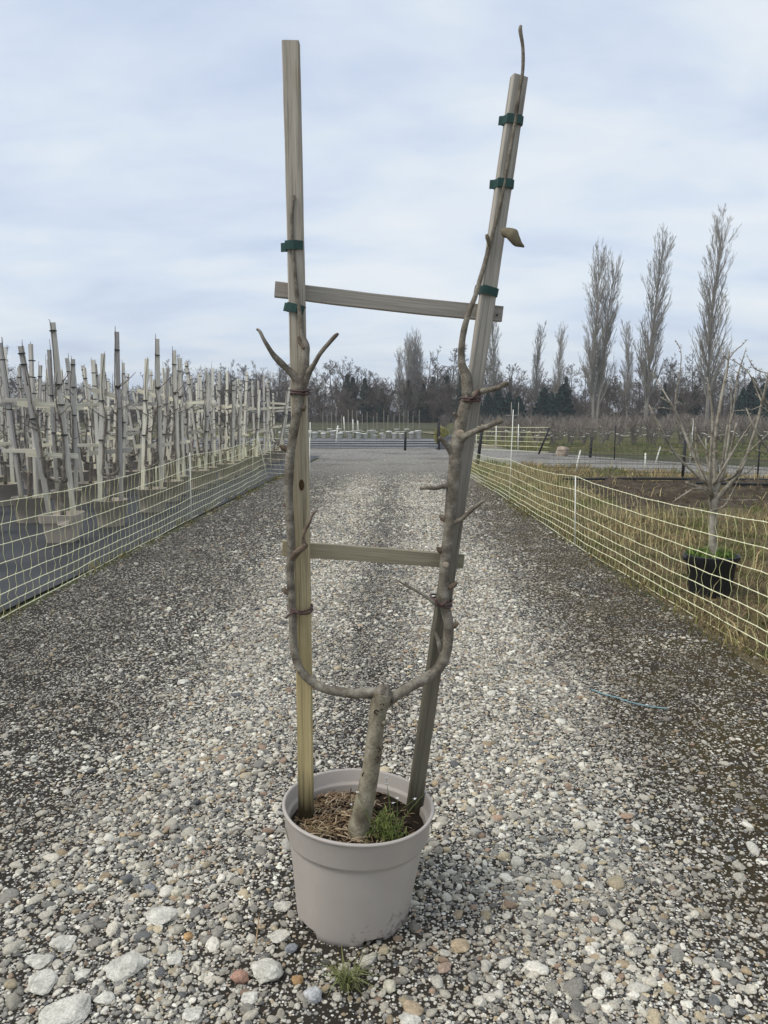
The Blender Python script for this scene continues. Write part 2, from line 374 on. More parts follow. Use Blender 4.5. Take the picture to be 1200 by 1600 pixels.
def matmat(name, col, rough):
    m, nt, b = mat(name, rough, 0.5); p = pos(nt)
    w = nd(nt, 'ShaderNodeTexWave', {'Vector': p, 'Scale': 60.0, 'Distortion': 0.5}).outputs[1]
    n = noise(nt, p, 1.3, 6, 0.65); f = noise(nt, p, 11, 4, 0.6)
    c = mixc(nt, w, [x * 0.85 for x in col], [x * 1.15 for x in col])
    c = mixc(nt, ramp(nt, n, [(0.42, 0.0), (0.7, 0.75)]), c, [x * 2.1 for x in col])
    c = mixc(nt, ramp(nt, f, [(0.6, 0.0), (0.72, 0.6)]), c, (0.10, 0.09, 0.075))
    setc(nt, b, c); nt.links.new(mth(nt, 'MULTIPLY_ADD', n, 0.5, rough - 0.25), b.inputs['Roughness']); bump(nt, b, f, 0.35, 0.02); return m
M['weedmat'] = matmat('woven_weed_mat', (0.024, 0.0255, 0.028), 0.62)
M['farmat'] = matmat('far_weed_mat', (0.13, 0.13, 0.135), 0.7)

# ------------------------------------------------------------------ the setting
rng = np.random.default_rng(7); random.seed(7)
def grid(x0, x1, y0, y1, nx, ny, zf):
    V = []; Fc = []
    for j in range(ny + 1):
        for i in range(nx + 1):
            x = x0 + (x1 - x0) * i / nx; y = y0 + (y1 - y0) * j / ny; V.append((x, y, zf(x, y)))
    for j in range(ny):
        for i in range(nx):
            a = j * (nx + 1) + i; Fc.append((a, a + 1, a + nx + 2, a + nx + 1))
    return V, Fc
def sheet(name, V, Fc, m, smooth=True): return tag(obj(name, mesh(name, V, Fc, m, smooth)), kind='structure')
def poly(name, pts, z, m): return sheet(name, [(p[0], p[1], z) for p in pts], [tuple(range(len(pts)))], m)

poly('ground', [(-420, -60), (420, -60), (420, 420), (-420, 420)], 0.0, M['ground'])
FX_L = -3.02                                          # left netting stands on the edge of the track
def fxr(y): return 2.28 - 0.042 * min(y, 14)          # right netting
Vg, Fg = grid(0, 1, -4, 27, 1, 40, lambda x, y: 0.004)
Vg = [((FX_L + 0.1) + (fxr(y) - 0.05 - FX_L - 0.1) * x, y, z) for x, y, z in Vg]
sheet('gravel_track', Vg, Fg, M['gravel'])
lowr = [gp(1260, 757), gp(1200, 748), gp(1000, 736), gp(870, 729), gp(775, 725)]
upr = [gp(770, 700), gp(870, 709), gp(1000, 719), gp(1200, 731), gp(1260, 735)]
poly('cross_road', [(30, lowr[0].y - 2.0)] + [(p.x, p.y) for p in lowr] + [(1.6, 25.5), (-3.2, 25.5), (-9, 27.5), (-22, 29), (-22, 34), (-8, 33), (-3, 32.2)] + [(p.x, p.y) for p in upr] + [(30, upr[-1].y - 1.5)], 0.008, M['roadgravel'])
sheet('weed_mat', *grid(-24, FX_L - 0.02, 0.5, 27, 120, 110, lambda x, y: 0.014 + 0.008 * mnoise.noise(Vector((x * 1.1, y * 1.1, 0))) + 0.006 * mnoise.noise(Vector((x * 4, y * 1.4, 5)))), M['weedmat'])
poly('far_weed_mat', [(-12, 33.6), (2.1, 32.9), (3.2, 45), (-16, 47)], 0.006, M['farmat'])
poly('dry_path', [(2.2, 33.4), (4.2, 33.2), (1.9, 62), (0.6, 62), (3.3, 45)], 0.009, M['pathdry'])
poly('turf_verge', [(3.6, 36), (5.5, 30.5), (10, 25.8), (16, 22.9), (40, 18), (40, 110), (4.5, 110)], 0.005, M['turf'])
poly('far_turf', [(-40, 47.4), (0.4, 47.4), (0.4, 60), (-46, 62)], 0.007, M['turf'])
poly('dry_verge', [(fxr(3) + 0.0, -2), (12, -2), (24, 17.6), (11, 18.4), (6.5, 20.6), (2.4, 23.8), (1.75, 24)], 0.004, M['dryground'])
def mudz(x, y):
    e = min(1, max(0, min(x - 3.3, 14 - x, y - 12.0, 17.2 - y) * 1.2))
    return -0.01 + e * (0.035 + 0.13 * abs(mnoise.noise(Vector((x * 1.6, y * 2.6, 1)))) + 0.06 * mnoise.noise(Vector((x * 6, y * 6, 4))))
sheet('mud_bed', *grid(3.2, 14.2, 11.9, 17.3, 110, 60, mudz), M['mud'])

# ------------------------------------------------------------------ gravel stones (stuff: instances on points)
def scatter_stones(name, P, S, Rr, Cc, idx, material, nvar=7):
    me = bpy.data.meshes.new(name); me.vertices.add(len(P)); me.vertices.foreach_set('co', P.astype(np.float32).ravel())
    for an, arr, t, fld in (('siz', S, 'FLOAT_VECTOR', 'vector'), ('rot', Rr, 'FLOAT_VECTOR', 'vector'), ('vid', idx, 'INT', 'value')):
        a = me.attributes.new(an, t, 'POINT'); a.data.foreach_set(fld, arr.ravel().astype(np.int32 if t == 'INT' else np.float32))
    colattr(me, Cc); me.materials.append(material)
    o = obj(name, me); ng = bpy.data.node_groups.new(name, 'GeometryNodeTree')
    ng.interface.new_socket('Geometry', in_out='INPUT', socket_type='NodeSocketGeometry'); ng.interface.new_socket('Geometry', in_out='OUTPUT', socket_type='NodeSocketGeometry')
    gi = ng.nodes.new('NodeGroupInput'); go = ng.nodes.new('NodeGroupOutput')
    join = ng.nodes.new('GeometryNodeGeometryToInstance')
    for k in range(nvar):
        ic = nd(ng, 'GeometryNodeMeshIcoSphere', {'Radius': 1.0, 'Subdivisions': 2})
        nz = nd(ng, 'ShaderNodeTexNoise', {'Scale': 0.85, 'Detail': 1.0, 'W': k * 3.7}, noise_dimensions='4D')
        of = nd(ng, 'ShaderNodeVectorMath', {0: nz.outputs['Color'], 1: (0.5, 0.5, 0.5)}, operation='SUBTRACT')
        sc = nd(ng, 'ShaderNodeVectorMath', {0: of.outputs[0], 'Scale': 1.5}, operation='SCALE')
        sp = nd(ng, 'GeometryNodeSetPosition', {'Geometry': ic.outputs[0], 'Offset': sc.outputs[0]})
        ss = nd(ng, 'GeometryNodeSetShadeSmooth', {0: sp.outputs[0], 'Shade Smooth': k % 3 != 2})
        sm = nd(ng, 'GeometryNodeSetMaterial', {'Geometry': ss.outputs[0], 'Material': material})
        ng.links.new(sm.outputs[0], join.inputs[0])
    at_ = lambda n, t: nd(ng, 'GeometryNodeInputNamedAttribute', {'Name': n}, data_type=t).outputs[0]
    rt = nd(ng, 'FunctionNodeEulerToRotation', {0: at_('rot', 'FLOAT_VECTOR')})
    ip = nd(ng, 'GeometryNodeInstanceOnPoints', {'Points': gi.outputs[0], 'Instance': join.outputs[0], 'Pick Instance': True, 'Instance Index': at_('vid', 'INT'), 'Rotation': rt.outputs[0], 'Scale': at_('siz', 'FLOAT_VECTOR')})
    ng.links.new(ip.outputs[0], go.inputs[0])
    md = o.modifiers.new('stones', 'NODES'); md.node_group = ng
    return o
POT = Vector((-0.020, 2.157, 0.0))                    # replaced below from the photograph's pixels
_b = gp(551, 1423); POT = Vector((_b.x, _b.y, 0.0))
def vnoise(x, y, s, seed=0.0):
    return np.array([mnoise.noise(Vector((a * s, b * s, seed))) for a, b in zip(x, y)])
def cover(x, y):
    w = x + 0.013 * y - 0.04 + 0.16 * vnoise(x, y, 0.8, 3)
    d = np.interp(w, [-3.2, -2.0, -1.4, -1.05, -.75, -.5, -.25, .0, .3, .7, 1.0, 1.3, 2.1], [.16, .18, .24, .70, .95, .58, .17, .42, .97, .88, .30, .16, .10])
    d = d * np.interp(y, [1.2, 2.0, 2.9], [.62, .72, 1.0]) * np.interp(y, [14, 19.5], [1, .1])
    return np.clip(d * (1 + .5 * vnoise(x, y, 2.6, 8) + 0.5 * vnoise(x, y, 9, 2)), 0.03, 1.0)
PAL = np.array([(.78, .75, .67), (.66, .62, .53), (.52, .49, .42), (.38, .365, .33), (.27, .265, .25), (.15, .155, .16), (.47, .37, .25), (.38, .27, .20), (.56, .48, .34)])
PW = np.array([.20, .20, .17, .14, .10, .07, .05, .03, .04]); PW /= PW.sum()
LP = []; LS = []
for (y0, y1, dens, med, sg) in ((1.05, 3.2, 9500, 0.0047, 0.50), (3.2, 5.5, 7500, 0.0050, 0.42), (5.5, 9.0, 4600, 0.0062, 0.38), (9.0, 19.5, 1900, 0.0085, 0.35)):
    hw = lambda y: 0.56 * y + 0.65
    A = (y1 - y0) * 2 * hw(y1); n = int(A * dens)
    y = rng.uniform(y0, y1, n); x = rng.uniform(-hw(y1), hw(y1), n)
    k = (np.abs(x) < hw(y)) & (x > FX_L + 0.02) & (x < 2.28 - 0.042 * np.minimum(y, 14) + 0.05); x, y = x[k], y[k]
    c = cover(x, y); k = rng.uniform(0, 1, len(x)) < c; x, y = x[k], y[k]
    k = (x - POT.x) ** 2 + (y - POT.y) ** 2 > 0.168 ** 2; x, y = x[k], y[k]
    s = np.clip(med * np.exp(sg * rng.normal(0, 1, len(x))), 0.003, 0.024)
    LP.append(np.stack([x, y, 0 * x], 1)); LS.append(s)
P = np.concatenate(LP); S = np.concatenate(LS); N = len(P)
asp = np.stack([rng.uniform(1.0, 1.55, N), rng.uniform(0.8, 1.1, N), rng.uniform(0.45, 0.75, N)], 1) * S[:, None]
P[:, 2] = 0.004 + asp[:, 2] * rng.uniform(0.1, 0.55, N)
rot = np.stack([rng.normal(0, .22, N), rng.normal(0, .22, N), rng.uniform(0, 6.28, N)], 1)
col = PAL[rng.choice(len(PAL), N, p=PW)] * rng.uniform(0.66, 1.18, N)[:, None] * np.array([1.0, .985, .94])
blot = np.clip(.5 + 1.6 * vnoise(P[:, 0], P[:, 1], 1.7, 33), 0, 1)[:, None] * np.clip(1.25 - cover(P[:, 0], P[:, 1]), .15, 1)[:, None] * .42      # muddy film on some patches
col = col * (1 - blot) + np.array([.15, .125, .09]) * blot
mossy = np.clip((P[:, 0] - 0.8) / 0.6, 0, 1) * np.clip(vnoise(P[:, 0], P[:, 1], 2.0, 11) * 2 + 0.6, 0, 1)
col = col * (1 - 0.62 * mossy[:, None]) + np.array([.05, .03, .013]) * 0.62 * mossy[:, None]
dirty = np.clip((-P[:, 0] - 1.6) / 1.0, 0, 1)[:, None] * 0.35
col = col * (1 - dirty) + np.array([.06, .05, .04]) * dirty
g = scatter_stones('gravel', P, asp, rot, np.clip(col, 0.01, 0.85), rng.integers(0, 7, N), M['pebble'])
tag(g, 'loose mixed grey and cream gravel covering the track', 'gravel', kind='stuff')
print('stones', N)

# ------------------------------------------------------------------ larger single stones
def rock(name, p, size, flat, colr, label, seed, group=None, cat='stone', angular=0.6, sub=3):
    import bmesh
    bm = bmesh.new(); bmesh.ops.create_icosphere(bm, subdivisions=sub, radius=1.0)
    rs = random.Random(seed); az = rs.uniform(0, 6.28); ex = rs.uniform(0.75, 1.0)
    cols = []
    planes = [Vector((rs.gauss(0, 1), rs.gauss(0, 1), rs.gauss(0, .6))).normalized() for _ in range(9)]
    for v in bm.verts:
        d = v.co.normalized(); r = 1.0
        for q in planes:                      # broken faces
            t = d.dot(q)
            if t > 0.72: r = min(r, 0.72 / t * (1 - angular) + (0.72 / t) * angular)
        r *= 1 + 0.16 * mnoise.noise(d * 1.7 + Vector((seed, 0, 0))) + 0.06 * mnoise.noise(d * 5 + Vector((seed, 0, 0)))
        v.co = Vector((d.x * r, d.y * r * ex, d.z * r * flat)) * size
    me = bpy.data.meshes.new(name); bm.to_mesh(me); bm.free(); me.materials.append(M['rock'])
    co = np.array([v.co[:] for v in me.vertices]); nn = np.array([mnoise.noise(Vector(c) / size * 2.2 + Vector((0, seed, 0))) for c in co])[:, None]
    colattr(me, np.clip(np.array(colr) * (1 + 0.45 * nn), 0.02, 0.85))
    if angular < 0.3: me.polygons.foreach_set('use_smooth', [True] * len(me.polygons))
    zmin = co[:, 2].min()
    o = obj(name, me, None, (p.x, p.y, 0.004 - zmin * 0.55)); o.rotation_euler = (0, 0, az)
    return tag(o, label, cat, group)
WH, CR, GY, OR, PK, TN = (.60, .575, .50), (.58, .54, .42), (.26, .27, .28), (.46, .29, .14), (.45, .27, .20), (.47, .37, .25)
gl = 'large pale broken stone chunks in the gravel'
ll = 'large pale broken stone chunk lying among smaller pebbles on the gravel track'
for i, (px, py, w) in enumerate(((100, 1478, 36), (200, 1517, 56), (62, 1508, 38), (66, 1541, 46), (105, 1590, 66), (255, 1436, 46), (273, 1503, 30), (128, 1527, 22),
                                 (390, 1563, 30), (443, 1420, 28), (435, 1468, 34), (165, 1565, 30), (640, 1596, 34), (300, 1590, 30), (740, 971, 17), (285, 1067, 19))):
    p = gp(px, py); d = (p - Vector((0, 0, CAM_H))).length
    lb = {4: 'largest pale broken stone chunk on the gravel track', 5: 'flat white stone chunk beside a reddish pebble', 14: 'pale flat stone on the right wheel track beyond the pot', 15: 'small white stone on the left wheel track beyond the pot',
          9: 'pale broken stone touching the left side of the pot foot', 10: 'pale broken stone between the pot foot and the straw stem'}.get(i, ll)
    rock('stone', p, w / 2 / F * d * 1.02, 0.27, WH, lb, 20 + i, gl)
for i, (px, py, w, c, lb, ang, fl) in enumerate((
        (416, 1526, 50, WH, 'white knobbly stone lying in front of the pot, beside the pinkish stone', 0.6, 0.5),
        (375, 1534, 26, PK, 'pinkish orange smooth stone beside the white knobbly stone', 0.1, 0.6),
        (609, 1548, 22, CR, 'round cream pebble to the right of the grass tuft', 0.1, 0.75),
        (488, 1562, 30, (.5, .5, .49), 'pale grey angular stone to the left of the grass tuft', 0.5, 0.6),
        (464, 1537, 17, OR, 'small rounded orange tan pebble between the pot and the pale grey angular stone', 0.1, 0.7),
        (645, 1582, 30, TN, 'tan speckled long stone to the right of the grass tuft', 0.2, 0.5),
        (456, 1487, 20, GY, 'smooth dark grey pebble just in front of the pot foot', 0.1, 0.5),
        (278, 1400, 19, CR, 'creamy yellow wedge shaped pebble on the pale wheel track', 0.5, 0.6),
        (717, 1482, 30, TN, 'flat buff stone to the right of the pot foot', 0.5, 0.4),
        (695, 1518, 24, (.4, .3, .23), 'brownish angular stone in front of the flat buff stone', 0.6, 0.5),
        (235, 1391, 20, GY, 'blue grey pebble beside the creamy yellow wedge shaped pebble', 0.1, 0.5),
        (294, 1468, 19, OR, 'reddish pebble beside the flat white stone chunk', 0.2, 0.5))):
    p = gp(px, py); d = (p - Vector((0, 0, CAM_H))).length
    rock('pebble', p, w / 2 / F * d, fl, c, lb, 60 + i, None, 'pebble', ang)

# blue string lying on the gravel
st = [gp(x, y, 0.016) for x, y in ((924, 1077), (945, 1085), (965, 1090), (985, 1097), (1012, 1103), (1042, 1107))]
tag(MB().add(*tube(st, 0.0035, 6, 4)).build('string', M['string']), 'thin pale blue string lying across the gravel', 'string')
st = [gp(403, 1462, 0.012), gp(402, 1440, 0.014) + Vector((0, 0, .012)), at(404, 1428, gp(403, 1450).y)]
st = [gp(400, 1478, 0.015), gp(402, 1455, 0.022), gp(405, 1428, 0.016)]
tag(MB().add(*tube(st, [0.0025, 0.002, 0.0012], 5, 3)).build('straw_stem', M['straw']), 'single dry straw stem lying on the gravel left of the pot', 'straw')

# grass tuft in front of the pot
tp = gp(543, 1543); n = 95
bp = np.tile(np.array([tp.x, tp.y, 0.004]), (n, 1)) + np.concatenate([rng.normal(0, .011, (n, 2)), np.zeros((n, 1))], 1)
V, T = blades(bp, rng.uniform(.04, .095, n), rng.uniform(.0026, .0045, n), rng.uniform(.6, 1.7, n), rng)
me = mesh('grass_tuft', V, T, M['blade']); cc = np.array([(.16, .18, .075)]) * rng.uniform(.6, 1.35, (n, 1)) + rng.uniform(0, .05, (n, 1)) * np.array([[1.2, .9, .3]])
colattr(me, np.repeat(cc, 5, 0)); tag(obj('grass_tuft', me), 'small spiky green grass tuft growing in the gravel in front of the pot', 'grass')

# ------------------------------------------------------------------ the U-shaped tree in its pot
H = empty('potted_tree', POT)
tag(H, 'two-armed U-shaped trained tree on wooden frame in taupe pot, alone on the gravel track', 'potted tree')
TILT = Matrix.Rotation(R(3.2), 4, 'Y'); PM = TILT.copy(); PM.translation = Vector((0.0, 0, -0.004))
RB, RT, PH = 0.165, 0.222, 0.352
def pot_profile():
    zb = 0.70 * PH; rb = RB + (RT - 0.012 - RB) * 0.76
    return [(0.001, 0.012), (RB - .012, 0.012), (RB - .006, 0.0), (RB, 0.004), (RB + .004, 0.02), (RB + .0052, 0.029), (RB + .0056, 0.032), (RB + (rb - RB) * .5, zb * .5), (rb, zb), (rb + .001, zb + .012), (rb + .012, zb + .020), (rb + .0145, zb + .026),
            (RT - .004, PH - .014), (RT - .002, PH - .010), (RT + .003, PH - .008), (RT + .004, PH - .003), (RT + .001, PH), (RT - .004, PH), (RT - .007, PH - .004), (RT - .009, PH - .038), (RT - .012, PH - .042), (RT - .019, PH - .044), (RT - .020, PH - .049), (rb + .002, zb + .03),
            (rb - .002, zb + .022), (rb - .006, zb), (RB + (rb - RB) * .5 - .006, zb * .5), (RB - .004, 0.03), (0.001, 0.03)]
V, Fc = lathe(pot_profile(), 96)
V2 = []
for (x, y, z) in V:                                   # feet notches at the base rim and slight ovality
    a = math.atan2(y, x)
    if z < 0.0285 and math.hypot(x, y) > RB - .03 and (math.sin(a * 5 + 0.9) > 0.55): z = max(z, 0.02) + 0.007 if z < .021 else z
    k = 1 + 0.006 * math.sin(2 * a + .5) + 0.003 * math.sin(5 * a)
    V2.append((x * k, y * k, z))
pot = obj('pot', mesh('pot', V2, Fc, M['pot'], True), H, mtx=PM)
zs = 0.282                                            # soil level
def soilz(r, a): return zs + 0.012 * mnoise.noise(Vector((r * 14 * math.cos(a), r * 14 * math.sin(a), 2))) + 0.012 * (1 - r / .2)
V = [(0, 0, zs + .012)]; Fc = []
for i in range(1, 15):
    r = 0.202 * i / 14
    for k in range(48):
        a = 2 * math.pi * k / 48; V.append((r * math.cos(a), r * math.sin(a), soilz(r, a) + (0.006 * mnoise.noise(Vector((k * 1.7, i * 2.3, 0))))))
for k in range(48): Fc.append((0, 1 + k, 1 + (k + 1) % 48))
for i in range(13):
    for k in range(48):
        a = 1 + i * 48 + k; b = 1 + i * 48 + (k + 1) % 48; Fc.append((a, a + 48, b + 48, b))
soil = obj('soil', mesh('soil', V, Fc, M['soil'], True), H, mtx=PM)
b = MB(); rs = random.Random(3)                       # straw mulch on the left half of the soil
for i in range(1500):
    r = 0.19 * math.sqrt(rs.random()); a = rs.uniform(0, 6.28); x, y = r * math.cos(a), r * math.sin(a)
    if rs.random() > (0.95 if x < 0.03 and y > -.10 else 0.16): continue
    z = soilz(r, a) + rs.uniform(.001, .016); az = rs.gauss(.4, 1.0); l = rs.uniform(.004, .022); t = rs.uniform(-.25, .35)
    d = Vector((math.cos(az) * math.cos(t), math.sin(az) * math.cos(t), math.sin(t))) * l
    if math.hypot(x + d.x, y + d.y) > .195 or math.hypot(x - d.x, y - d.y) > .195: continue
    b.add(*tube([Vector((x, y, z)) - d, Vector((x, y, z + .002)), Vector((x, y, z)) + d], rs.uniform(.0005, .0014), 4))
tag(b.build('straw_mulch', M['straw'], soil), kind='stuff')
b = MB(); rs = random.Random(14)                      # paler, longer straws on top
for i in range(150):
    r = 0.165 * math.sqrt(rs.random()); a = rs.uniform(0, 6.28); x, y = r * math.cos(a), r * math.sin(a)
    if x > .05 and rs.random() > .25: continue
    z = soilz(r, a) + rs.uniform(.008, .018); az = rs.uniform(0, 3.14); l = rs.uniform(.008, .026); d = Vector((math.cos(az), math.sin(az), rs.uniform(-.2, .3))) * l
    b.add(*tube([Vector((x, y, z)) - d, Vector((x, y, z + .003)), Vector((x, y, z)) + d], rs.uniform(.001, .0019), 4))
M['pale_straw'] = simple('pale_straw', (0.50, 0.40, 0.27), 0.9, 0.1, 0.4, 50)
tag(b.build('pale_straws', M['pale_straw'], soil), kind='stuff')
rs = random.Random(8)
b = MB()
for i in range(70):                                   # crumbs of soil and bark
    r = 0.185 * math.sqrt(rs.random()); a = rs.uniform(0, 6.28); s = rs.uniform(.004, .011); c = Vector((r * math.cos(a), r * math.sin(a), soilz(r, a) + s * .5))
    b.add(*tube([c - Vector((s, 0, 0)), c, c + Vector((s, s * .5, 0))], [s * .5, s * .8, s * .4], 5, 1, .4, i))
tag(b.build('soil_crumbs', M['soil'], soil), kind='stuff')

def loc(v): return Vector(v) - POT
def apath(pts): return [loc(at(x, y, Y)) for x, y, Y in pts]
def hpx(px, Y): return px / F * (Y * 1.02)            # pixel size to metres near the hero plane
YL, YR = 2.165, 2.245
# stakes
def stake(p0, p1, w, t, m, seed, twist=0.0, bow=0.0):
    mt = frame(p0, p1, Vector((math.cos(twist), math.sin(twist), 0)), POT)
    L = (Vector(p1) - Vector(p0)).length
    return obj('stake', mesh('stake', *plank(L, w, t, 46, .0028, .0012, seed, bow), m), H, mtx=mt), mt, L
s_l, mL, LL = stake(at(479, 1310, YL), at(454.5, 67, YL), 0.0445, 0.030, M['stake_a'], 1, 0.0, 0.004)
s_r, mR, LR = stake(at(641, 1300, YR), at(811, 121, YR), 0.043, 0.030, M['stake_b'], 2, R(14), 0.0)
tag(s_l, 'upright stake, yellow at its foot and grey towards the top'); tag(s_r, 'leaning stake, dark grey brown at its foot')
b = MB().add(*lathe([(.0005, 0), (.006, .0008), (.0085, .0)], 14)); kz = (mL.inverted() @ loc(at(474, 757, YL))).z                 # a knot in the yellow stake
M['knotwood'] = simple('wood_knot', (0.07, 0.04, 0.018), 0.8, 0.2, 0.5, 120)
kn = b.build('knot', M['knotwood'], s_l, mtx=Matrix.Translation((.008, -.0165, kz)) @ Matrix.Rotation(R(90), 4, 'X') @ Matrix.Diagonal((0.9, 1.9, 1.2, 1)))
# crossbars, nailed behind both stakes
def bar(pa, pb, w, t, m, seed, bow):
    d = (pb - pa); mt = frame(pa, pb, Vector((0, 0, 1)), POT)
    return obj('crossbar', mesh('crossbar', *plank(d.length, w, t, 20, .002, .0012, seed, bow), m), H, mtx=mt)
bar(at(441, 856, YL + .027), at(723.5, 877, YR + .030), 0.043, 0.022, M['bar_low'], 5, 0.0)
bar(at(430, 452, YL + .027), at(784.5, 491, YR + .030), 0.043, 0.022, M['bar_top'], 6, -0.004)
# nails
for (x, y, Y) in ((777, 492, YR + .017), (466, 460, YL - .0155)):
    b = MB().add(*tube([loc(at(x, y, Y)), loc(at(x, y, Y - .003))], .0028, 8)); b.build('nail', M['black'], H)

# trunk and arms
tr = apath([(560, 1305, 2.09), (562, 1287, 2.09), (570, 1250, 2.092), (577, 1215, 2.095), (583, 1175, 2.098), (587, 1140, 2.10), (591, 1112, 2.102), (595, 1094, 2.105), (598, 1082, 2.105)])
rr = [hpx(v, 2.2) / 2 for v in (36, 33, 30, 28, 27, 25.5, 26, 31, 29)]
trunk = MB().add(*tube(tr, rr, 20, 6, .09, 1, True, 30)).build('trunk', M['trunk'], H)
V, Fc = tube([tr[-1] - Vector((.016, 0, .016)), tr[-1] + Vector((-.002, 0, -.001)), tr[-1] + Vector((.012, -.002, .002)), tr[-1] + Vector((.019, -.003, .003))], [.018, .022, .020, .014], 16, 4, .45, 4, True, 60)
MB().add(V, Fc).build('pruning_knob', M['bark'], trunk)
for (px, py, w, h, tlt) in ((585, 1172, 5, 4, .3), (591, 1172, 4, 5, -.5), (587, 1188, 6, 6, .2), (583, 1191, 4, 6, .8), (571, 1212, 6, 5, 0), (581, 1213, 6, 5, .1), (587, 1206, 3, 3, -.3), (596, 1105, 4, 6, .4), (588, 1113, 4, 4, 0)):
    i = min(range(len(tr)), key=lambda q: abs(loc(at(px, py, 2.1)).z - tr[q].z)); Yf = 2.098 - hpx(12.6, 2.2)
    c = loc(at(px, py, Yf)); dx = abs(c.x - tr[i].x); c.y += 0.3 * dx
    ring = [c + Vector((hpx(w, 2.2) * math.cos(a) * .8, abs(math.cos(a)) * .0015, hpx(h, 2.2) * math.sin(a) * .8 + tlt * hpx(w, 2.2) * math.cos(a))) for a in [k * 2 * math.pi / 12 for k in range(11)]]
    MB().add(*tube(ring, .0019, 5)).build('bark_scar', M['scar'], trunk)
for (px, py, r) in ((581, 1158, 5), (578, 1232, 5), (600, 1130, 4), (570, 1262, 5)):
    c = loc(at(px, py, 2.098 - hpx(10, 2.2)))
    MB().add(*tube([c + Vector((0, .012, -.004)), c + Vector((0, .004, 0)), c + Vector((0, -.001, .002))], [hpx(r, 2.2) * 1.2, hpx(r, 2.2), hpx(r, 2.2) * .4], 10, 2, .2, px)).build('bud_scar', M['trunk'], trunk)

def limb(pts, wid, name='arm', parent=None, m='bark', n=14, wob=.10, seed=0, res=5):
    P_ = apath([(x, y, Y) for x, y, Y in pts]); ww = [hpx(w, 2.17) / 2 for w in wid]
    return MB().add(*tube(P_, ww, n, res, wob, seed, True, 30)).build(name, M[m], parent or H)
YA = YL - .036
armL = limb([(606, 1090, 2.108), (586, 1083, 2.106), (548, 1083, 2.108), (510, 1077, 2.11), (483, 1062, 2.115), (467, 1042, 2.12), (459, 1010, YA), (457, 960, YA), (454, 900, YA), (455, 850, YA), (451, 780, YA), (453, 720, YA), (458, 680, YA), (465, 640, YA), (468, 612, YA)],
            (20, 18, 14.5, 13.5, 13, 13, 12.8, 12.5, 12.5, 13.5, 13.5, 14, 14, 15, 17), seed=3)
YB = YR - .042
armR = limb([(598, 1104, 2.112), (612, 1092, 2.112), (640, 1074, 2.13), (668, 1058, 2.16), (688, 1040, 2.185), (698, 1012, 2.195), (701, 975, YB), (694, 940, YB), (695, 885, YB), (701, 830, YB), (704, 790, YB), (709, 740, YB), (714, 695, YB), (722, 655, YB), (731, 618, YB)],
            (16, 16.5, 16, 16.5, 18, 18.5, 16.5, 15.5, 16.5, 17.5, 18, 19.5, 20.5, 18.5, 18), seed=9)
# shoots and spurs
def shoot(pts, wid, parent, name='shoot', m='bark', seed=0): return limb(pts, wid, name, parent, m, 8, .12, seed, 4)
Y = YA
shoot([(468, 618, Y), (463, 592, Y), (445, 573, Y - .01), (430, 558, Y - .02), (421, 545, Y - .03), (412, 530, Y - .03), (406, 518, Y - .03), (401, 514, Y - .03)], (15, 13, 10, 9.5, 7, 5.5, 5, 3.5), armL, seed=1)
shoot([(470, 612, Y), (480, 585, Y), (490, 570, Y - .005), (500, 553, Y - .015), (514, 536, Y - .02), (524, 525, Y - .025), (529, 521, Y - .025)], (16, 12, 7.5, 6.5, 6, 6, 3.5), armL, seed=2)
shoot([(471, 612, Y), (474, 580, Y + .004), (477, 555, Y + .006), (477, 540, Y + .008), (471, 520, Y + .012), (469, 495, Y + .014), (465, 470, Y + .016), (462, 440, Y + .017), (459, 405, Y + .018), (456, 375, Y + .018), (456, 340, Y + .018), (459, 305, Y + .018)],
      (18, 16, 13, 12, 8, 7, 6, 5.5, 5, 4.5, 4.5, 4), armL, 'leader', seed=3)
shoot([(476, 545, Y), (468, 535, Y), (466, 525, Y)], (7, 5, 4), armL, 'spur', 'twig', 31)
shoot([(455, 874, Y), (463, 864, Y - .012), (474, 855, Y - .02), (478, 850, Y - .022)], (13, 11, 10, 9), armL, 'spur', 'twig', 4)
shoot([(476, 852, Y - .021), (473, 840, Y - .024), (477, 828, Y - .026), (484, 815, Y - .028), (488, 805, Y - .03), (494, 798, Y - .03)], (8, 6, 6, 5, 4, 3), armL, 'spur', 'twig', 5)
for (x, y) in ((451, 792), (455, 730), (446, 701), (449, 925), (474, 638)):
    shoot([(x + 3, y + 1, Y), (x - 4, y - 2, Y - .004), (x - 9 if x < 470 else x - 1, y - 5, Y - .006)], (10, 8, 4), armL, 'bud', 'twig', x)
Y = YB
shoot([(731, 622, Y), (729, 590, Y), (722, 570, Y), (721, 545, Y), (725, 515, Y), (734, 485, Y + .004), (743, 462, Y + .01), (752, 430, Y + .02), (762, 395, Y + .022), (770, 365, Y + .022), (779, 330, Y + .022), (789, 280, Y + .022), (799, 225, Y + .022), (807, 175, Y + .022), (813, 135, Y + .022), (817, 108, Y + .022), (817, 75, Y + .018), (813, 48, Y + .015), (814, 40, Y + .015)],
      (19, 17, 12, 10.5, 10, 8, 7, 7, 7, 6.5, 6, 5.5, 5.5, 5.5, 5, 5, 5, 6, 4), armR, 'leader', seed=6)
shoot([(731, 622, Y), (746, 613, Y - .01), (765, 609, Y - .02), (780, 605, Y - .03), (788, 600, Y - .035), (795, 599, Y - .035)], (12, 9, 8, 8, 8, 5), armR, seed=7)
shoot([(731, 632, Y - .004), (742, 620, Y - .016), (748, 608, Y - .02)], (8, 7, 3), armR, 'spur', 'twig', 8)
sp = shoot([(716, 692, Y), (726, 682, Y - .02), (745, 673, Y - .04), (765, 665, Y - .055), (785, 656, Y - .065)], (14, 11, 9.5, 9, 9), armR, seed=9)
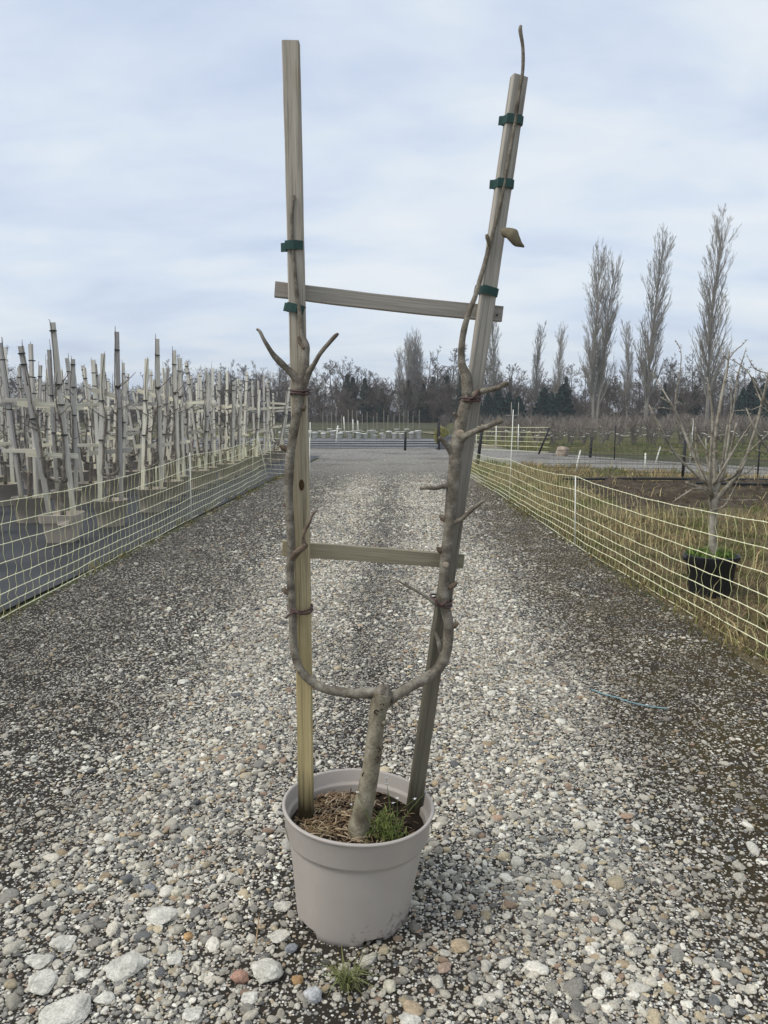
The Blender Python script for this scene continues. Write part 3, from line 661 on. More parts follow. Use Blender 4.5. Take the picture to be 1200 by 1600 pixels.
for (x, y, Yd, r) in ((720, 678, YB - .023, 6.5), (697, 883, YB - .018, 5)):       # pruning cuts
    c = loc(at(x, y, Yd))
    MB().add(*tube([c + Vector((0, .02, 0)), c, c + Vector((0, -.001, 0))], [hpx(r, 2.2), hpx(r * .95, 2.2), hpx(r * .6, 2.2)], 12, 1, .1, x)).build('pruning_cut', M['cut'], armR)
shoot([(708, 712, Y), (700, 698, Y - .01), (692, 689, Y - .02), (686, 683, Y - .025)], (12, 9, 7, 6), armR, seed=10)
shoot([(718, 660, Y), (714, 652, Y - .005), (709, 645, Y - .01)], (8, 6, 5), armR, 'spur', seed=30)
shoot([(705, 760, Y), (692, 760, Y - .012), (680, 763, Y - .02), (668, 762, Y - .028), (656, 763, Y - .03)], (10, 8, 6, 6, 5), armR, seed=11)
shoot([(704, 818, Y), (720, 812, Y - .015), (732, 802, Y - .022), (745, 790, Y - .03), (758, 781, Y - .035)], (9, 7, 6.5, 6, 4), armR, seed=12)
shoot([(692, 944, Y), (680, 943, Y - .02), (666, 932, Y - .026), (645, 920, Y - .03), (622, 908, Y - .035)], (9, 6.5, 5.5, 4.5, 3), armR, seed=13)
shoot([(694, 1030, Y), (688, 1012, Y - .01), (684, 998, Y - .014), (678, 985, Y - .016), (674, 981, Y - .016)], (12, 9, 6, 5, 4), armR, seed=14)
for (x, y, dx) in ((706, 978, 10), (705, 915, 9), (695, 810, -8), (713, 745, -6), (690, 1003, 14), (690, 860, -7)):
    shoot([(x - dx * .3, y + 2, Y), (x + dx * .5, y - 1, Y - .004), (x + dx, y - 5, Y - .006)], (11, 9, 4), armR, 'bud', 'twig', x)
# curled dry leaf
lp = apath([(782, 360, YB), (790, 362, YB - .02), (800, 369, YB - .028), (810, 379, YB - .03), (819, 386, YB - .032)])
V, Fc = tube(lp, [hpx(v, 2.15) / 2 for v in (3, 14, 17, 12, 3)], 10, 4, .5, 5, True, 40)
MB().add(V, Fc).build('curled_dry_leaf', M['leafdry'], armR)
lp = apath([(764, 385, YB + .012), (762, 372, YB + .008), (760, 366, YB + .006)])
MB().add(*tube(lp, [.003, .007, .004], 8, 3, .4, 2)).build('bud_scale', M['leafdry'], armR)

# green tape ties: a flat band round stake and shoot with a stub to one side
def band(path, h, t):
    V = []; Fc = []; n = len(path)
    for i, p in enumerate(path):
        q = path[min(i + 1, n - 1)]; o = path[max(i - 1, 0)]
        d = Vector((q[0] - o[0], q[1] - o[1])).normalized(); nn = Vector((-d.y, d.x)) * t
        V += [(p[0], p[1], -h / 2), (p[0] + nn.x, p[1] + nn.y, -h / 2), (p[0] + nn.x, p[1] + nn.y, h / 2), (p[0], p[1], h / 2)]
    for i in range(n - 1):
        for k in range(4):
            a = i * 4 + k; b2 = i * 4 + (k + 1) % 4; Fc.append((a, b2, b2 + 4, a + 4))
    Fc += [(3, 2, 1, 0), tuple(range(4 * n - 4, 4 * n))]
    return V, Fc
def tape(mt, L, frac, off, tab, tilt=0.0):
    a, c = 0.0235, 0.0165
    path = [(-a - tab, c - .005), (-a - tab * .4, c - .009), (-a, -c + .012), (-a - .001, -c - .004), (off - .008, -c - .008), (off + .004, -c - .0095), (a * .6, -c - .004), (a + .001, -c), (a + .0015, 0), (a, c), (0, c + .002), (-a, c - .002), (-a - tab * .5, c - .004), (-a - tab * .95, c)]
    V, Fc = band(path, hpx(13, 2.1), .0014)
    return obj('tape_tie', mesh('tape_tie', V, Fc, M['tape']), H, mtx=mt @ Matrix.Translation((0, 0, L * frac)) @ Matrix.Rotation(tilt, 4, 'Y'))
def fr(mt, L, px, py, Y):                      # fraction along a stake where a pixel row crosses it
    return ((mt.inverted() @ loc(at(px, py, Y))).z) / L
tape(mL, LL, fr(mL, LL, 460, 385, YL), -.004, .017); tape(mL, LL, fr(mL, LL, 462, 483, YL), .0, .013, R(14))
tape(mR, LR, fr(mR, LR, 797, 189, YR), .012, .012, R(-2)); tape(mR, LR, fr(mR, LR, 782, 288, YR), .010, .012, R(-4)); tape(mR, LR, fr(mR, LR, 756, 455, YR), -.016, .013, R(4))
# brown rubber ties: two loops round arm and stake
def rtie(cx, cy, Y, hw, hd, tilt, seed, tails=()):
    c = loc(at(cx, cy, Y)); rs = random.Random(seed); b = MB()
    for k in range(2):
        ring = [c + Vector((hw * math.cos(a), hd * math.sin(a), (k - .5) * .0085 + tilt * math.cos(a) * hw + .003 * math.sin(2 * a + k))) for a in [q * 2 * math.pi / 20 for q in range(21)]]
        b.add(*tube(ring, .0032, 6))
    for (dx, dy) in tails:
        e = c + Vector((-hw * .2, -hd, 0)); b.add(*tube([e, e + Vector((hpx(dx, 2.1) * .5, -.006, hpx(-dy, 2.1) * .3)), e + Vector((hpx(dx, 2.1), -.004, hpx(-dy, 2.1)))], [.0038, .0034, .003], 6, 3))
    b.build('rubber_tie', M['rubber'], H)
rtie(469, 950, YL - .012, .0350, .042, -.06, 1, ((-16, 10), (10, 4)))
rtie(470, 613, YL - .012, .0275, .048, .05, 2)
rtie(689, 938, YR - .018, .0315, .058, -.25, 3, ((12, -8), (-6, -12)))
rtie(735, 624, YR - .018, .030, .056, .12, 4, ((12, -10),))

# weed with white flowers in the pot
wp = PM @ Vector((.095, -.085, zs)) + POT; W = empty('flowering_weed', wp)
tag(W, 'small green weed with tiny white flowers growing in the pot beside the dark stake', 'weed')
rs = random.Random(11); b = MB(); fl = []
for i in range(26):
    a = rs.uniform(0, 6.28); l = rs.uniform(.06, .19); le = rs.uniform(.1, .9); q = Vector((rs.gauss(0, .022), rs.gauss(0, .02), 0))
    if a > 3.4 and a < 6.0: l *= .55
    e = q + Vector((math.cos(a) * le, math.sin(a) * le * .6, 1)).normalized() * l
    mdl = (q + e) / 2 + Vector((rs.gauss(0, .008), rs.gauss(0, .008), .008)); b.add(*tube([q - Vector((0, 0, .012)), mdl, e], [.0015, .0011, .0006], 4, 3))
    if l > .11: fl.append(e)
M['weedg'] = simple('weed_green', (0.12, 0.17, 0.045), 0.7, 0.2, 0.4, 60)
b.build('stems', M['weedg'], W); n = 330
pts = []
for i in range(n):
    a = rs.uniform(0, 6.28); r = min(.082, abs(rs.gauss(0, .045))); pts.append((r * math.cos(a) - .012, r * math.sin(a) * .7 + .012, rs.uniform(.0, .10) * (1 - min(r / .1, .9))))
V, T = blades(np.array(pts), rng.uniform(.008, .026, n), rng.uniform(.002, .005, n), rng.uniform(.2, 1.3, n), rng)
me = mesh('leaves', V, T, M['blade']); colattr(me, np.repeat(np.array([(.19, .23, .07)]) * rng.uniform(.5, 1.5, (n, 1)), 5, 0)); tag(obj('leaves', me, W), kind='stuff')
for e in fl[:9]:
    V, T = blades(np.tile(np.array(e), (7, 1)), rng.uniform(.004, .006, 7), np.full(7, .0045), rng.uniform(.8, 1.6, 7), rng)
    obj('flower', mesh('flower', V, T, M['flower']), W)
# dead seedling twig and a few grass blades by the yellow stake
wp = PM @ Vector((-.115, -.10, zs)) + POT; n = 60
bp = np.array([wp.x, wp.y, wp.z]) + np.stack([rng.normal(0, .025, n), rng.normal(0, .02, n), np.zeros(n)], 1)
V, T = blades(bp, rng.uniform(.02, .06, n), rng.uniform(.0016, .003, n), rng.uniform(.3, 1.2, n), rng); me = mesh('grass_tuft', V, T, M['blade'])
colattr(me, np.repeat(np.array([(.2, .17, .07)]) * rng.uniform(.5, 1.3, (n, 1)), 5, 0)); tag(obj('grass_tuft', me), 'thin yellowish grass growing in the pot beside the yellow stake', 'grass')
wp = PM @ Vector((-.03, .05, zs)) + POT; b = MB(); b.add(*tube([wp - Vector((0, 0, .02)), wp + Vector((.004, 0, .035)), wp + Vector((.007, 0, .085))], [.0013, .001, .0008], 5, 3))
b.add(*tube([wp + Vector((.007, 0, .08)), wp + Vector((.008, 0, .09))], [.002, .0012], 6)); tag(b.build('dead_stalk', M['scar']), 'thin dark dead stalk standing in the pot soil behind the trunk', 'stalk')

# ------------------------------------------------------------------ netting fences
def netting(name, label, line, hs, step, posts, zbase=0.0, rs=None, group=None, vwob=.018, thick=1.0, knots=True, sagf=0.06, mh='net', mv='netv', mp='white', prad=.0075, hspacing=None, cat='netting fence'):
    """line: list of (x,y,topz) along the ground; posts: list of (x,y,top,leanx,leany,visible height)"""
    rs = rs or random.Random(len(label)); root = empty(name, (line[0][0], line[0][1], 0)); tag(root, label, cat, group)
    O = Vector(root.location)
    seg = []; tot = 0; line = [(*q, 0) if len(q) < 4 else q for q in line]
    for a, b2 in zip(line[:-1], line[1:]):
        l = math.hypot(b2[0] - a[0], b2[1] - a[1]); seg.append((tot, l, a, b2)); tot += l
    def pt(s, f):                                 # f: height fraction 0..1
        for (s0, l, a, b2) in seg:
            if s <= s0 + l + 1e-6:
                t = (s - s0) / l; top = a[2] + (b2[2] - a[2]) * t
                sag = sagf * 4 * t * (1 - t) * f * min(1, l / 3)
                ox = (a[3] + (b2[3] - a[3]) * t) * f if len(a) > 3 else 0
                bul = .035 * mnoise.noise(Vector((s * .8, f * 2, tot)))
                return Vector((a[0] + (b2[0] - a[0]) * t + ox + bul * (1 if abs(b2[1] - a[1]) > abs(b2[0] - a[0]) else 0), a[1] + (b2[1] - a[1]) * t, zbase + .015 + (top - .015) * f - sag + .008 * mnoise.noise(Vector((s * 3, f * 5, 1))))) - O
    F_ = hs
    for f in F_:
        n = max(2, int(tot / .22)); P_ = [pt(tot * i / n, f) for i in range(n + 1)]
        MB().add(*tube(P_, .0030 * thick, 5, 1)).build('strand', M[mh], root)
    b = MB(); kb = MB(); nv = int(tot / step); oct_ = ([(1,0,0),(-1,0,0),(0,1,0),(0,-1,0),(0,0,1),(0,0,-1)], [(0,2,4),(2,1,4),(1,3,4),(3,0,4),(2,0,5),(1,2,5),(3,1,5),(0,3,5)])
    for i in range(1, nv):
        s = tot * i / nv; P_ = []
        ph = rs.uniform(0, 6.28)
        for j in range(len(F_)):
            P_.append(pt(s, F_[j]))
            if knots: kb.add([Vector(v) * .0062 * thick + P_[-1] for v in oct_[0]], oct_[1])
            if j < len(F_) - 1:
                q = pt(min(tot, max(0, s + vwob * math.sin(ph + j * 1.9) + rs.uniform(-.3, .3) * vwob)), (F_[j] + F_[j + 1]) / 2); q.z -= .0; P_.append(q)
        b.add(*tube(P_, .0014 * thick, 4, 2 if vwob else 1, caps=False))
    tag(b.build('vertical_strings', M[mv], root), kind='stuff')
    if knots: tag(kb.build('knots', M['knot'], root), kind='stuff')
    for (x, y, top, lx, ly) in posts:
        p0 = Vector((x, y, -.05)) - O; p1 = Vector((x + lx, y + ly, top)) - O
        MB().add(*tube([p0, p1], prad, 8)).build('post', M[mp], root)
    return root
HS = [0.0, .10, .20, .32, .46, .62, .80, 1.0]
pl = [gp(299, 812), gp(418, 746)]
netting('netting_fence', 'yellow electric netting fence with white posts along the potted trees', [(FX_L + .02, 1.0, .86), (FX_L + .05, 5.3, .86), (pl[0].x, pl[0].y, .91), (pl[1].x, pl[1].y, .95, -.16), (pl[1].x + 1.05, pl[1].y - 0.4, .90)],
        HS, .125, [(FX_L, 4.35, .93, 0, 0), (FX_L, 1.0, .93, 0, 0), (pl[0].x, pl[0].y, .95, .01, 0), (pl[1].x, pl[1].y, .98, -.20, -.05), (pl[1].x + 1.05, pl[1].y - 0.4, .95, 0, 0)], vwob=.03, thick=1.2)
pr = [gp(795.5, 783), gp(898.5, 853), gp(1200, 1035)]
top_post = at(802, 640, pr[0].y)
netting('netting_fence', 'yellow electric netting fence with white posts beside the black potted tree', [(2.40, 1.2, .84), (pr[2].x, pr[2].y, .85), (pr[1].x, pr[1].y, .79), (pr[0].x, pr[0].y, .72), (gp(733, 745).x, gp(733, 745).y, .62)],
        HS, .125, [(2.4, 1.2, .93, 0, 0), (pr[1].x, pr[1].y, .80, -.02, 0), (pr[0].x, pr[0].y, top_post.z, top_post.x - pr[0].x, 0), (gp(733, 745).x, gp(733, 745).y, .66, 0, 0)], vwob=.035, sagf=.05, thick=1.2)

# ------------------------------------------------------------------ nursery of potted U-shaped trees on the left
def bgpot(square=False):
    if square:
        V = []; Fc = []; prof = [(.150, 0), (.155, .01), (.185, .235), (.212, .24), (.222, .33), (.214, .335), (.195, .29), (.0, .29)]
        for (r, z) in prof:
            for k in range(4):
                for s in (-.8, .8):
                    a = math.pi / 4 + k * math.pi / 2; cx, sx_ = math.cos(a), math.sin(a); V.append((r * 1.25 * (cx * 1 + s * .12 * -sx_), r * 1.25 * (sx_ + s * .12 * cx), z))
        for i in range(len(prof) - 1):
            for k in range(8):
                a = i * 8 + k; b2 = i * 8 + (k + 1) % 8; Fc.append((a, b2, b2 + 8, a + 8))
        return V, Fc
    return lathe([(.001, .0), (.165, 0), (.168, .01), (.196, .245), (.208, .25), (.22, .345), (.226, .348), (.222, .352), (.214, .35), (.205, .29), (.001, .29)], 28)
pot_round = mesh('pot', *bgpot(), M['bg_pot'], True); pot_square = mesh('pot', *bgpot(True), M['bg_pot'], False)
tie_m = mesh('tie', *MB().box((-.031, -.045, -.007), (.031, .02, .007)).__dict__.values(), M['bg_tape'])
def proto(seed, square=False):
    rs = random.Random(seed); root = empty('potted_tree', (0, 0, 0))
    obj('pot', pot_square if square else pot_round, root)
    b = MB().add(*lathe([(.0005, .30), (.1, .298), (.2, .285)], 16)); so_ = b.build('soil', M['soil'], root)
    tops = []
    for s in (-1, 1):
        x0 = s * .135; lean = s * rs.uniform(-.02, .20) + rs.uniform(-.20, .20); ly = rs.uniform(-.14, .14); hgt = rs.uniform(2.05, 2.55)
        p0 = Vector((x0, rs.uniform(-.04, .04), .22)); p1 = Vector((x0 + lean, p0.y + ly, hgt)); tops.append((p0, p1))
        mt = frame(p0, p1); obj('stake', mesh('stake', *plank((p1 - p0).length, .056, .034, 1, .002), M['bg_wood']), root, mtx=mt)
        for f in sorted(rs.sample([.45, .6, .7, .8, .9, .96], rs.randint(2, 4))): obj('tie', tie_m, root, mtx=mt @ Matrix.Translation((0, 0, f * (p1 - p0).length)) @ Matrix.Rotation(rs.uniform(-.12, .12), 4, 'Y'))
    for z in (rs.uniform(.92, 1.12), rs.uniform(1.55, 1.74)):
        q = [a + (c - a) * ((z + rs.uniform(-.03, .03) - a.z) / (c.z - a.z)) + Vector((0, .028, 0)) for a, c in tops]; d = (q[1] - q[0]).normalized(); l = (q[1] - q[0]).length
        e0, e1 = rs.uniform(.05, .18), rs.uniform(.05, .22)
        obj('crossbar', mesh('crossbar', *plank(l + e0 + e1, .056, .024, 1, .002), M['bg_wood']), root, mtx=frame(q[0] - d * e0, q[1] + d * e1, Vector((0, 0, 1))))
    hz = rs.uniform(.58, .72); tb = Vector((rs.uniform(-.03, .03), -.03, .27)); tt = Vector((rs.uniform(-.04, .04), -.03, hz))
    MB().add(*tube([tb, (tb + tt) / 2 + Vector((rs.gauss(0, .01), 0, 0)), tt, tt + Vector((0, 0, .03))], [.032, .028, .03, .02], 8, 2, .15, seed)).build('trunk', M['bg_bark'], root)
    for (a, c), s in zip(tops, (-1, 1)):
        k = lambda z: a + (c - a) * ((z - a.z) / (c.z - a.z)) + Vector((-s * .032 + rs.gauss(0, .014), -.030, 0))
        P_ = [tt, tt + Vector((s * .07, 0, .02)), k(hz + .07) + Vector((0, 0, 0)), k(hz + .2), k(hz + .45), k(hz + .7), k(1.6), k(1.85), k(c.z - .05), k(c.z + rs.uniform(.0, .16))]
        arm = MB().add(*tube(P_, [.018, .018, .017, .016, .015, .013, .008, .006, .005, .003], 6, 2, .15, seed)).build('arm', M['bg_bark'], root)
        for q in range(rs.randint(3, 6)):
            z = rs.uniform(hz + .15, 1.95); o = k(z); az = rs.uniform(-2.9, 2.9) ; l = rs.uniform(.06, .3)
            e = o + Vector((math.sin(az) * l, -abs(math.cos(az)) * l * .5, l * rs.uniform(.3, 1.0)))
            MB().add(*tube([o, (o + e) / 2 + Vector((0, 0, -.012)), e], [.0085, .006, .0035], 5, 2)).build('shoot', M['bg_bark'], arm)
    return root
protos = [proto(100 + i) for i in range(9)]; sqp = proto(300, True)
used = set(); NG = 'potted U-shaped trees in the nursery block'
def put(pr_, x, y, rz, label, sc=1.0, group=NG):
    if id(pr_) in used: o = copy_tree(pr_)
    else: o = pr_; used.add(id(pr_))
    o.location = (x, y, .012); o.rotation_euler = (0, 0, rz); o.scale = (1, 1, sc); tag(o, label, 'potted tree', group); return o
# torn-rimmed pot at the front of the block
c0 = gp(87, 852); put(sqp, c0.x, c0.y + .2, R(8), 'potted U-shaped tree in squarish pot with torn rim, just behind the yellow netting')
b = MB(); b.add([(-.05, 0, 0), (.09, .0, .012), (.085, -.012, -.05), (.045, -.014, -.042), (.02, -.014, -.07), (-.03, -.012, -.045), (-.05, -.004, -.04)], [(0, 1, 2, 3, 4, 5, 6)]); b.build('torn_rim', M['bg_pot'], sqp, smooth=False, loc=(.06, -.232, .27))
rowl = 'potted U-shaped tree with pale stakes in the row along the yellow netting'
backl = 'potted U-shaped tree with pale stakes standing behind the row along the yellow netting'
rs = random.Random(21); spots = []
for (px, py) in ((166, 826), (232, 803), (262, 786)):
    c = gp(px, py); spots.append((c.x, c.y + .18, rowl))
y = spots[-1][1] + 1.05
while y < 25.5: spots.append((-4.15 + rs.uniform(-.12, .12), y, rowl)); y += rs.uniform(.95, 1.15)
for i in range(1, 11):
    x = -4.15 - i * 1.12; y = max(6.2, (-x - 1.0) / .53 - .6) + rs.uniform(0, .8)
    lbr = 'potted U-shaped tree with pale stakes in the %s row back from the yellow netting' % ('second', 'third', 'fourth', 'fifth', 'sixth', 'seventh', 'eighth', 'ninth', 'tenth', 'eleventh')[i - 1]
    while y < 25.5: spots.append((x + rs.uniform(-.15, .15), y, lbr)); y += rs.uniform(1.05, 1.35)
spots.append((-4.3, 7.0, rowl)); spots.append((-5.3, 8.1, 'potted U-shaped tree standing right behind the one with the torn-rimmed pot'))
acc = []
for (x, y, lb) in spots:
    if any((x - a) ** 2 + (y - b_) ** 2 < .62 ** 2 for a, b_ in acc + [(c0.x, c0.y + .2)]): continue
    acc.append((x, y)); put(protos[rs.randrange(9)], x, y, R(rs.uniform(-24, 24)) + (math.pi if rs.random() < .25 else 0), lb, rs.uniform(.94, 1.05))
print('nursery', len(acc))
# weedy grass at the pot feet and in pots, and short white canes behind the netting
n = 2600; k = rng.integers(0, len(acc), n); A_ = np.array(acc)[k]; 
bp = np.stack([A_[:, 0] + rng.normal(0, .08, n), A_[:, 1] + rng.normal(0, .08, n), np.full(n, .30)], 1)
V, T = blades(bp, rng.uniform(.04, .22, n), rng.uniform(.003, .006, n), rng.uniform(.1, .8, n), rng); me = mesh('pot_weeds', V, T, M['blade'])
colattr(me, np.repeat(np.array([(.22, .22, .07)]) * rng.uniform(.5, 1.3, (n, 1)), 5, 0)); tag(obj('pot_weeds', me), 'thin dry weeds sprouting from the nursery pots', 'weeds', kind='stuff')
for (px, py, h, lx) in ((244, 760, .45, .02), (261, 757, .5, .04), (369, 716, .5, 0), (395, 722, .6, .02), (424, 712, .55, -.03)):
    p = gp(px, py + 20); tag(MB().add(*tube([(p.x, p.y, 0), (p.x + lx, p.y, h + .15)], .008, 6)).build('cane', M['net']), 'short pale yellow cane standing on the weed mat behind the netting', 'cane', 'short canes behind the netting')

# ------------------------------------------------------------------ black potted multi-stem trees on the right
def stemtree(px0, dpx, label, Yc, seed, weeds=True):
    rs = random.Random(seed); o_ = gp(1101 + dpx, 925); base = Vector((o_.x, Yc, .004)); root = empty('potted_shrub', base); tag(root, label, 'potted tree')
    obj('pot', mesh('pot', *lathe([(.001, 0), (.155, 0), (.16, .008), (.193, .27), (.205, .275), (.212, .33), (.217, .336), (.210, .342), (.203, .335), (.195, .29), (.001, .29)], 40), M['black_pot'], True), root)
    MB().add(*lathe([(.0005, .30), (.1, .298), (.196, .285)], 16)).build('soil', M['soil'], root)
    for s in (-1, 1): MB().box((s * .20 - .03, -.015, .29), (s * .20 + .03, .015, .33)).build('handle', M['black_pot'], root)
    cp = lambda x, y, dy=0.0: at(980 + x / 5.333 + dpx, 520 + y / 5.333, Yc + dy) - base
    w = lambda v: v / 5.333 / F * 6.2 / 2
    MB().add(*tube([Vector((0.02, 0, .27)), cp(715, 1640), cp(722, 1500), cp(725, 1400), cp(715, 1330)], [w(85), w(66), w(62), w(75), w(50)], 10, 3, .12, seed)).build('trunk', M['pale_bark'], root)
    B = [([(705, 1400, 0), (690, 1290, -.02), (540, 1150, -.1), (400, 1010, -.15), (280, 800, -.2), (180, 600, -.22)], (44, 36, 24, 20, 17, 12)),
         ([(700, 1380, 0), (650, 1250, .05), (540, 1000, .1), (460, 790, .12), (400, 650, .15), (330, 530, .17), (265, 425, .2), (205, 330, .22)], (40, 30, 26, 24, 20, 14, 11, 6)),
         ([(400, 640, .15), (405, 520, .15), (440, 330, .16), (450, 180, .16), (430, 110, .16), (400, 60, .16)], (13, 12, 9, 8, 7, 5)), ([(430, 130, .16), (452, 97, .16)], (6, 4)),
         ([(395, 655, .15), (330, 630, .1), (240, 630, .05), (105, 665, 0)], (13, 10, 8, 5)), ([(380, 610, .15), (330, 570, .14), (275, 532, .12)], (10, 8, 6)), ([(400, 600, .15), (430, 575, .13), (465, 610, .1)], (8, 6, 5)),
         ([(715, 1390, 0), (690, 1200, -.1), (700, 950, -.14), (712, 720, -.15), (690, 520, -.16), (665, 370, -.16)], (40, 27, 24, 22, 18, 9)),
         ([(725, 1380, 0), (725, 1150, .05), (740, 820, .08), (790, 520, .1), (830, 320, .1), (852, 155, .1)], (44, 36, 32, 28, 24, 12)),
         ([(850, 215, .1), (900, 150, .08), (960, 100, .06), (1003, 52, .04)], (12, 10, 8, 5)), ([(840, 225, .1), (800, 185, .1), (770, 110, .12), (735, 60, .12)], (10, 8, 6, 4)),
         ([(730, 1370, 0), (800, 1130, .12), (850, 850, .2), (868, 600, .22), (860, 420, .22)], (36, 24, 20, 16, 8)),
         ([(860, 760, .2), (890, 600, .22), (920, 360, .25), (960, 230, .26), (992, 125, .27)], (16, 16, 15, 11, 5)), ([(925, 340, .25), (890, 310, .25), (850, 290, .25)], (7, 6, 4)), ([(960, 235, .26), (930, 210, .26)], (6, 4)),
         ([(735, 1400, 0), (830, 1290, -.05), (930, 1170, -.1), (1000, 1010, -.12), (1060, 830, -.15), (1120, 600, -.18), (1165, 400, -.2), (1190, 250, -.22)], (52, 44, 34, 28, 26, 22, 18, 9)),
         ([(1125, 590, -.18), (1080, 480, -.15), (1010, 330, -.12), (930, 260, -.1), (850, 215, -.08)], (16, 13, 10, 8, 5)), ([(1165, 335, -.2), (1080, 310, -.2), (1030, 250, -.2), (995, 180, -.2)], (10, 9, 7, 5)),
         ([(720, 1270, 0), (800, 1130, -.05), (950, 880, -.12), (1085, 690, -.2)], (26, 22, 18, 14)), ([(780, 1240, 0), (900, 1180, -.15), (1000, 1010, -.22), (1180, 835, -.3)], (20, 18, 16, 10)),
         ([(690, 1260, 0), (600, 1080, .02), (572, 930, .03), (570, 785, .03)], (22, 19, 17, 15)), ([(720, 1260, .05), (665, 1050, .05), (655, 880, .05)], (20, 16, 14)), ([(770, 1230, .1), (800, 1050, .12), (837, 765, .14)], (24, 22, 20)),
         ([(780, 1230, 0), (850, 1030, -.02), (912, 750, -.02)], (24, 22, 20)), ([(600, 1150, .2), (530, 900, .22), (547, 712, .22)], (16, 17, 16)), ([(760, 1180, 0), (740, 1000, -.05), (680, 1010, -.08), (590, 850, -.1)], (14, 12, 10, 8)),
         ([(700, 1370, 0), (650, 1310, -.1), (560, 1300, -.15), (470, 1350, -.2), (380, 1410, -.25)], (22, 18, 16, 14, 9)), ([(720, 1310, 0), (600, 1285, -.1), (510, 1260, -.15), (490, 1240, -.15)], (24, 22, 18, 16)),
         ([(690, 1330, 0), (690, 1450, -.08), (780, 1540, -.12)], (14, 10, 6)), ([(730, 1480, -.03), (810, 1440, -.12), (880, 1320, -.16), (940, 1200, -.18)], (16, 12, 9, 6)), ([(745, 1390, 0), (900, 1395, -.1), (1090, 1390, -.2)], (12, 9, 6)),
         ([(760, 1160, .05), (560, 1060, .1), (440, 1020, .12), (290, 970, .15)], (16, 13, 10, 6)), ([(940, 1190, -.1), (1010, 1160, -.14), (1060, 1105, -.2)], (16, 13, 10))]
    for i, (pts, wd) in enumerate(B):
        j = 0 if seed == 1 else 26
        P_ = [cp(x + rs.uniform(-j, j), y + rs.uniform(-j, j), d + (rs.uniform(-.05, .05) if k_ > 0 else 0)) for k_, (x, y, d) in enumerate(pts)]
        br = MB().add(*tube(P_, [w(v) * .92 for v in wd], 6, 3, .12, i)).build('branch', M['pale_bark'], root)
        b = MB(); Pp, rr_ = catmull(P_, [w(v) for v in wd], 6)
        for q in range(4, len(Pp) - 1, 3):            # buds along the branch
            a = rs.uniform(0, 6.28); d = Vector((math.cos(a), math.sin(a) * .6, .5)).normalized(); b.add(*tube([Pp[q], Pp[q] + d * (rr_[q] + .008), Pp[q] + d * (rr_[q] + .016)], [.004, .0042, .002], 4))
        if b.v: tag(b.build('buds', M['pale_bark'], br), kind='stuff')
    if weeds:
        n = 420; r = .18 * np.sqrt(rng.uniform(0, 1, n)); a = rng.uniform(0, 6.28, n)
        V, T = blades(np.stack([r * np.cos(a), r * np.sin(a), np.full(n, .29)], 1), rng.uniform(.04, .15, n), rng.uniform(.006, .016, n), rng.uniform(.3, 1.1, n), rng); me = mesh('pot_weeds', V, T, M['blade'])
        colattr(me, np.repeat(np.array([(.13, .20, .045)]) * rng.uniform(.45, 1.4, (n, 1)), 5, 0)); o = obj('pot_weeds', me); o.location = base; tag(o, 'bright green weeds growing in the %s' % ('black pot behind the netting' if seed == 1 else 'black pot further along the netting'), 'weeds', kind='stuff')
stemtree(0, 0, 'leafless multi-stemmed tree with pruned pale branches in black pot behind the netting', 6.32, 1)
stemtree(0, 150, 'leafless multi-stemmed tree in black pot beside the pruned pale-branched one', 6.05, 2)

# dry grass and weeds between the right netting and the mud
n = 60000; x = rng.uniform(1.75, 12.5, n); y = rng.uniform(2.6, 23.5, n)
xf = 2.28 - .042 * np.minimum(y, 14)
cl_ = vnoise(x, y, 1.3, 5); keep = (x > xf + .02) & (x < .56 * y + 1.2) & ~((y > 12.2) & (y < 17) & (x > 3.5) & (rng.uniform(0, 1, n) < .80)) & ~((y > 18.0) & (x > 8.5)) & ~((y > 25.8 - x * .9) & (y > 17.5)) & (rng.uniform(0, 1, n) < np.clip(.55 + 1.3 * cl_, .12, 1)) & ((x - gp(1101, 925).x) ** 2 + (y - 6.32) ** 2 > .05)
x, y, cl_ = x[keep], y[keep], cl_[keep]; n = len(x)
hh = rng.uniform(.04, .15, n) * (1 + 1.0 * np.clip(cl_, 0, 1)) * np.where(rng.uniform(0, 1, n) < .08, 2.0, 1)
V, T = blades(np.stack([x, y, np.full(n, .003)], 1), hh, rng.uniform(.004, .009, n) * (1 + y / 14), rng.uniform(.2, 1.1, n), rng); me = mesh('dry_grass', V, T, M['blade'])
gm = (vnoise(x, y, .9, 17) > .16)[:, None]
cc = np.where(gm, np.array([[.17, .19, .06]]), np.array([[.36, .285, .145]])) * rng.uniform(.45, 1.35, (n, 1)); colattr(me, np.repeat(cc, 5, 0))
tag(obj('dry_grass', me), 'straw coloured dry grass and weeds behind the netting', 'grass', kind='stuff')
n = 34000; y = 3 + 8 * rng.uniform(0, 1, n) ** 1.3; x = 2.28 - .042 * y + .03 + rng.uniform(0, 1, n) * (.56 * y + 1.0 - 1.9); kp = (x - gp(1101, 925).x) ** 2 + (y - 6.32) ** 2 > .045; x, y = x[kp], y[kp]; n = len(x)
V, T = blades(np.stack([x, y, np.full(n, .004)], 1), rng.uniform(.015, .07, n), rng.uniform(.003, .006, n) * (1 + y / 14), rng.uniform(.6, 1.9, n), rng); me = mesh('grass_litter', V, T, M['blade'])
colattr(me, np.repeat(np.where(vnoise(x, y, 2.1, 41)[:, None] > .1, np.array([[.15, .15, .055]]), np.array([[.30, .225, .12]])) * rng.uniform(.25, 1.25, (n, 1)), 5, 0)); tag(obj('grass_litter', me), 'flattened dead grass litter around the black pots', 'grass', kind='stuff')
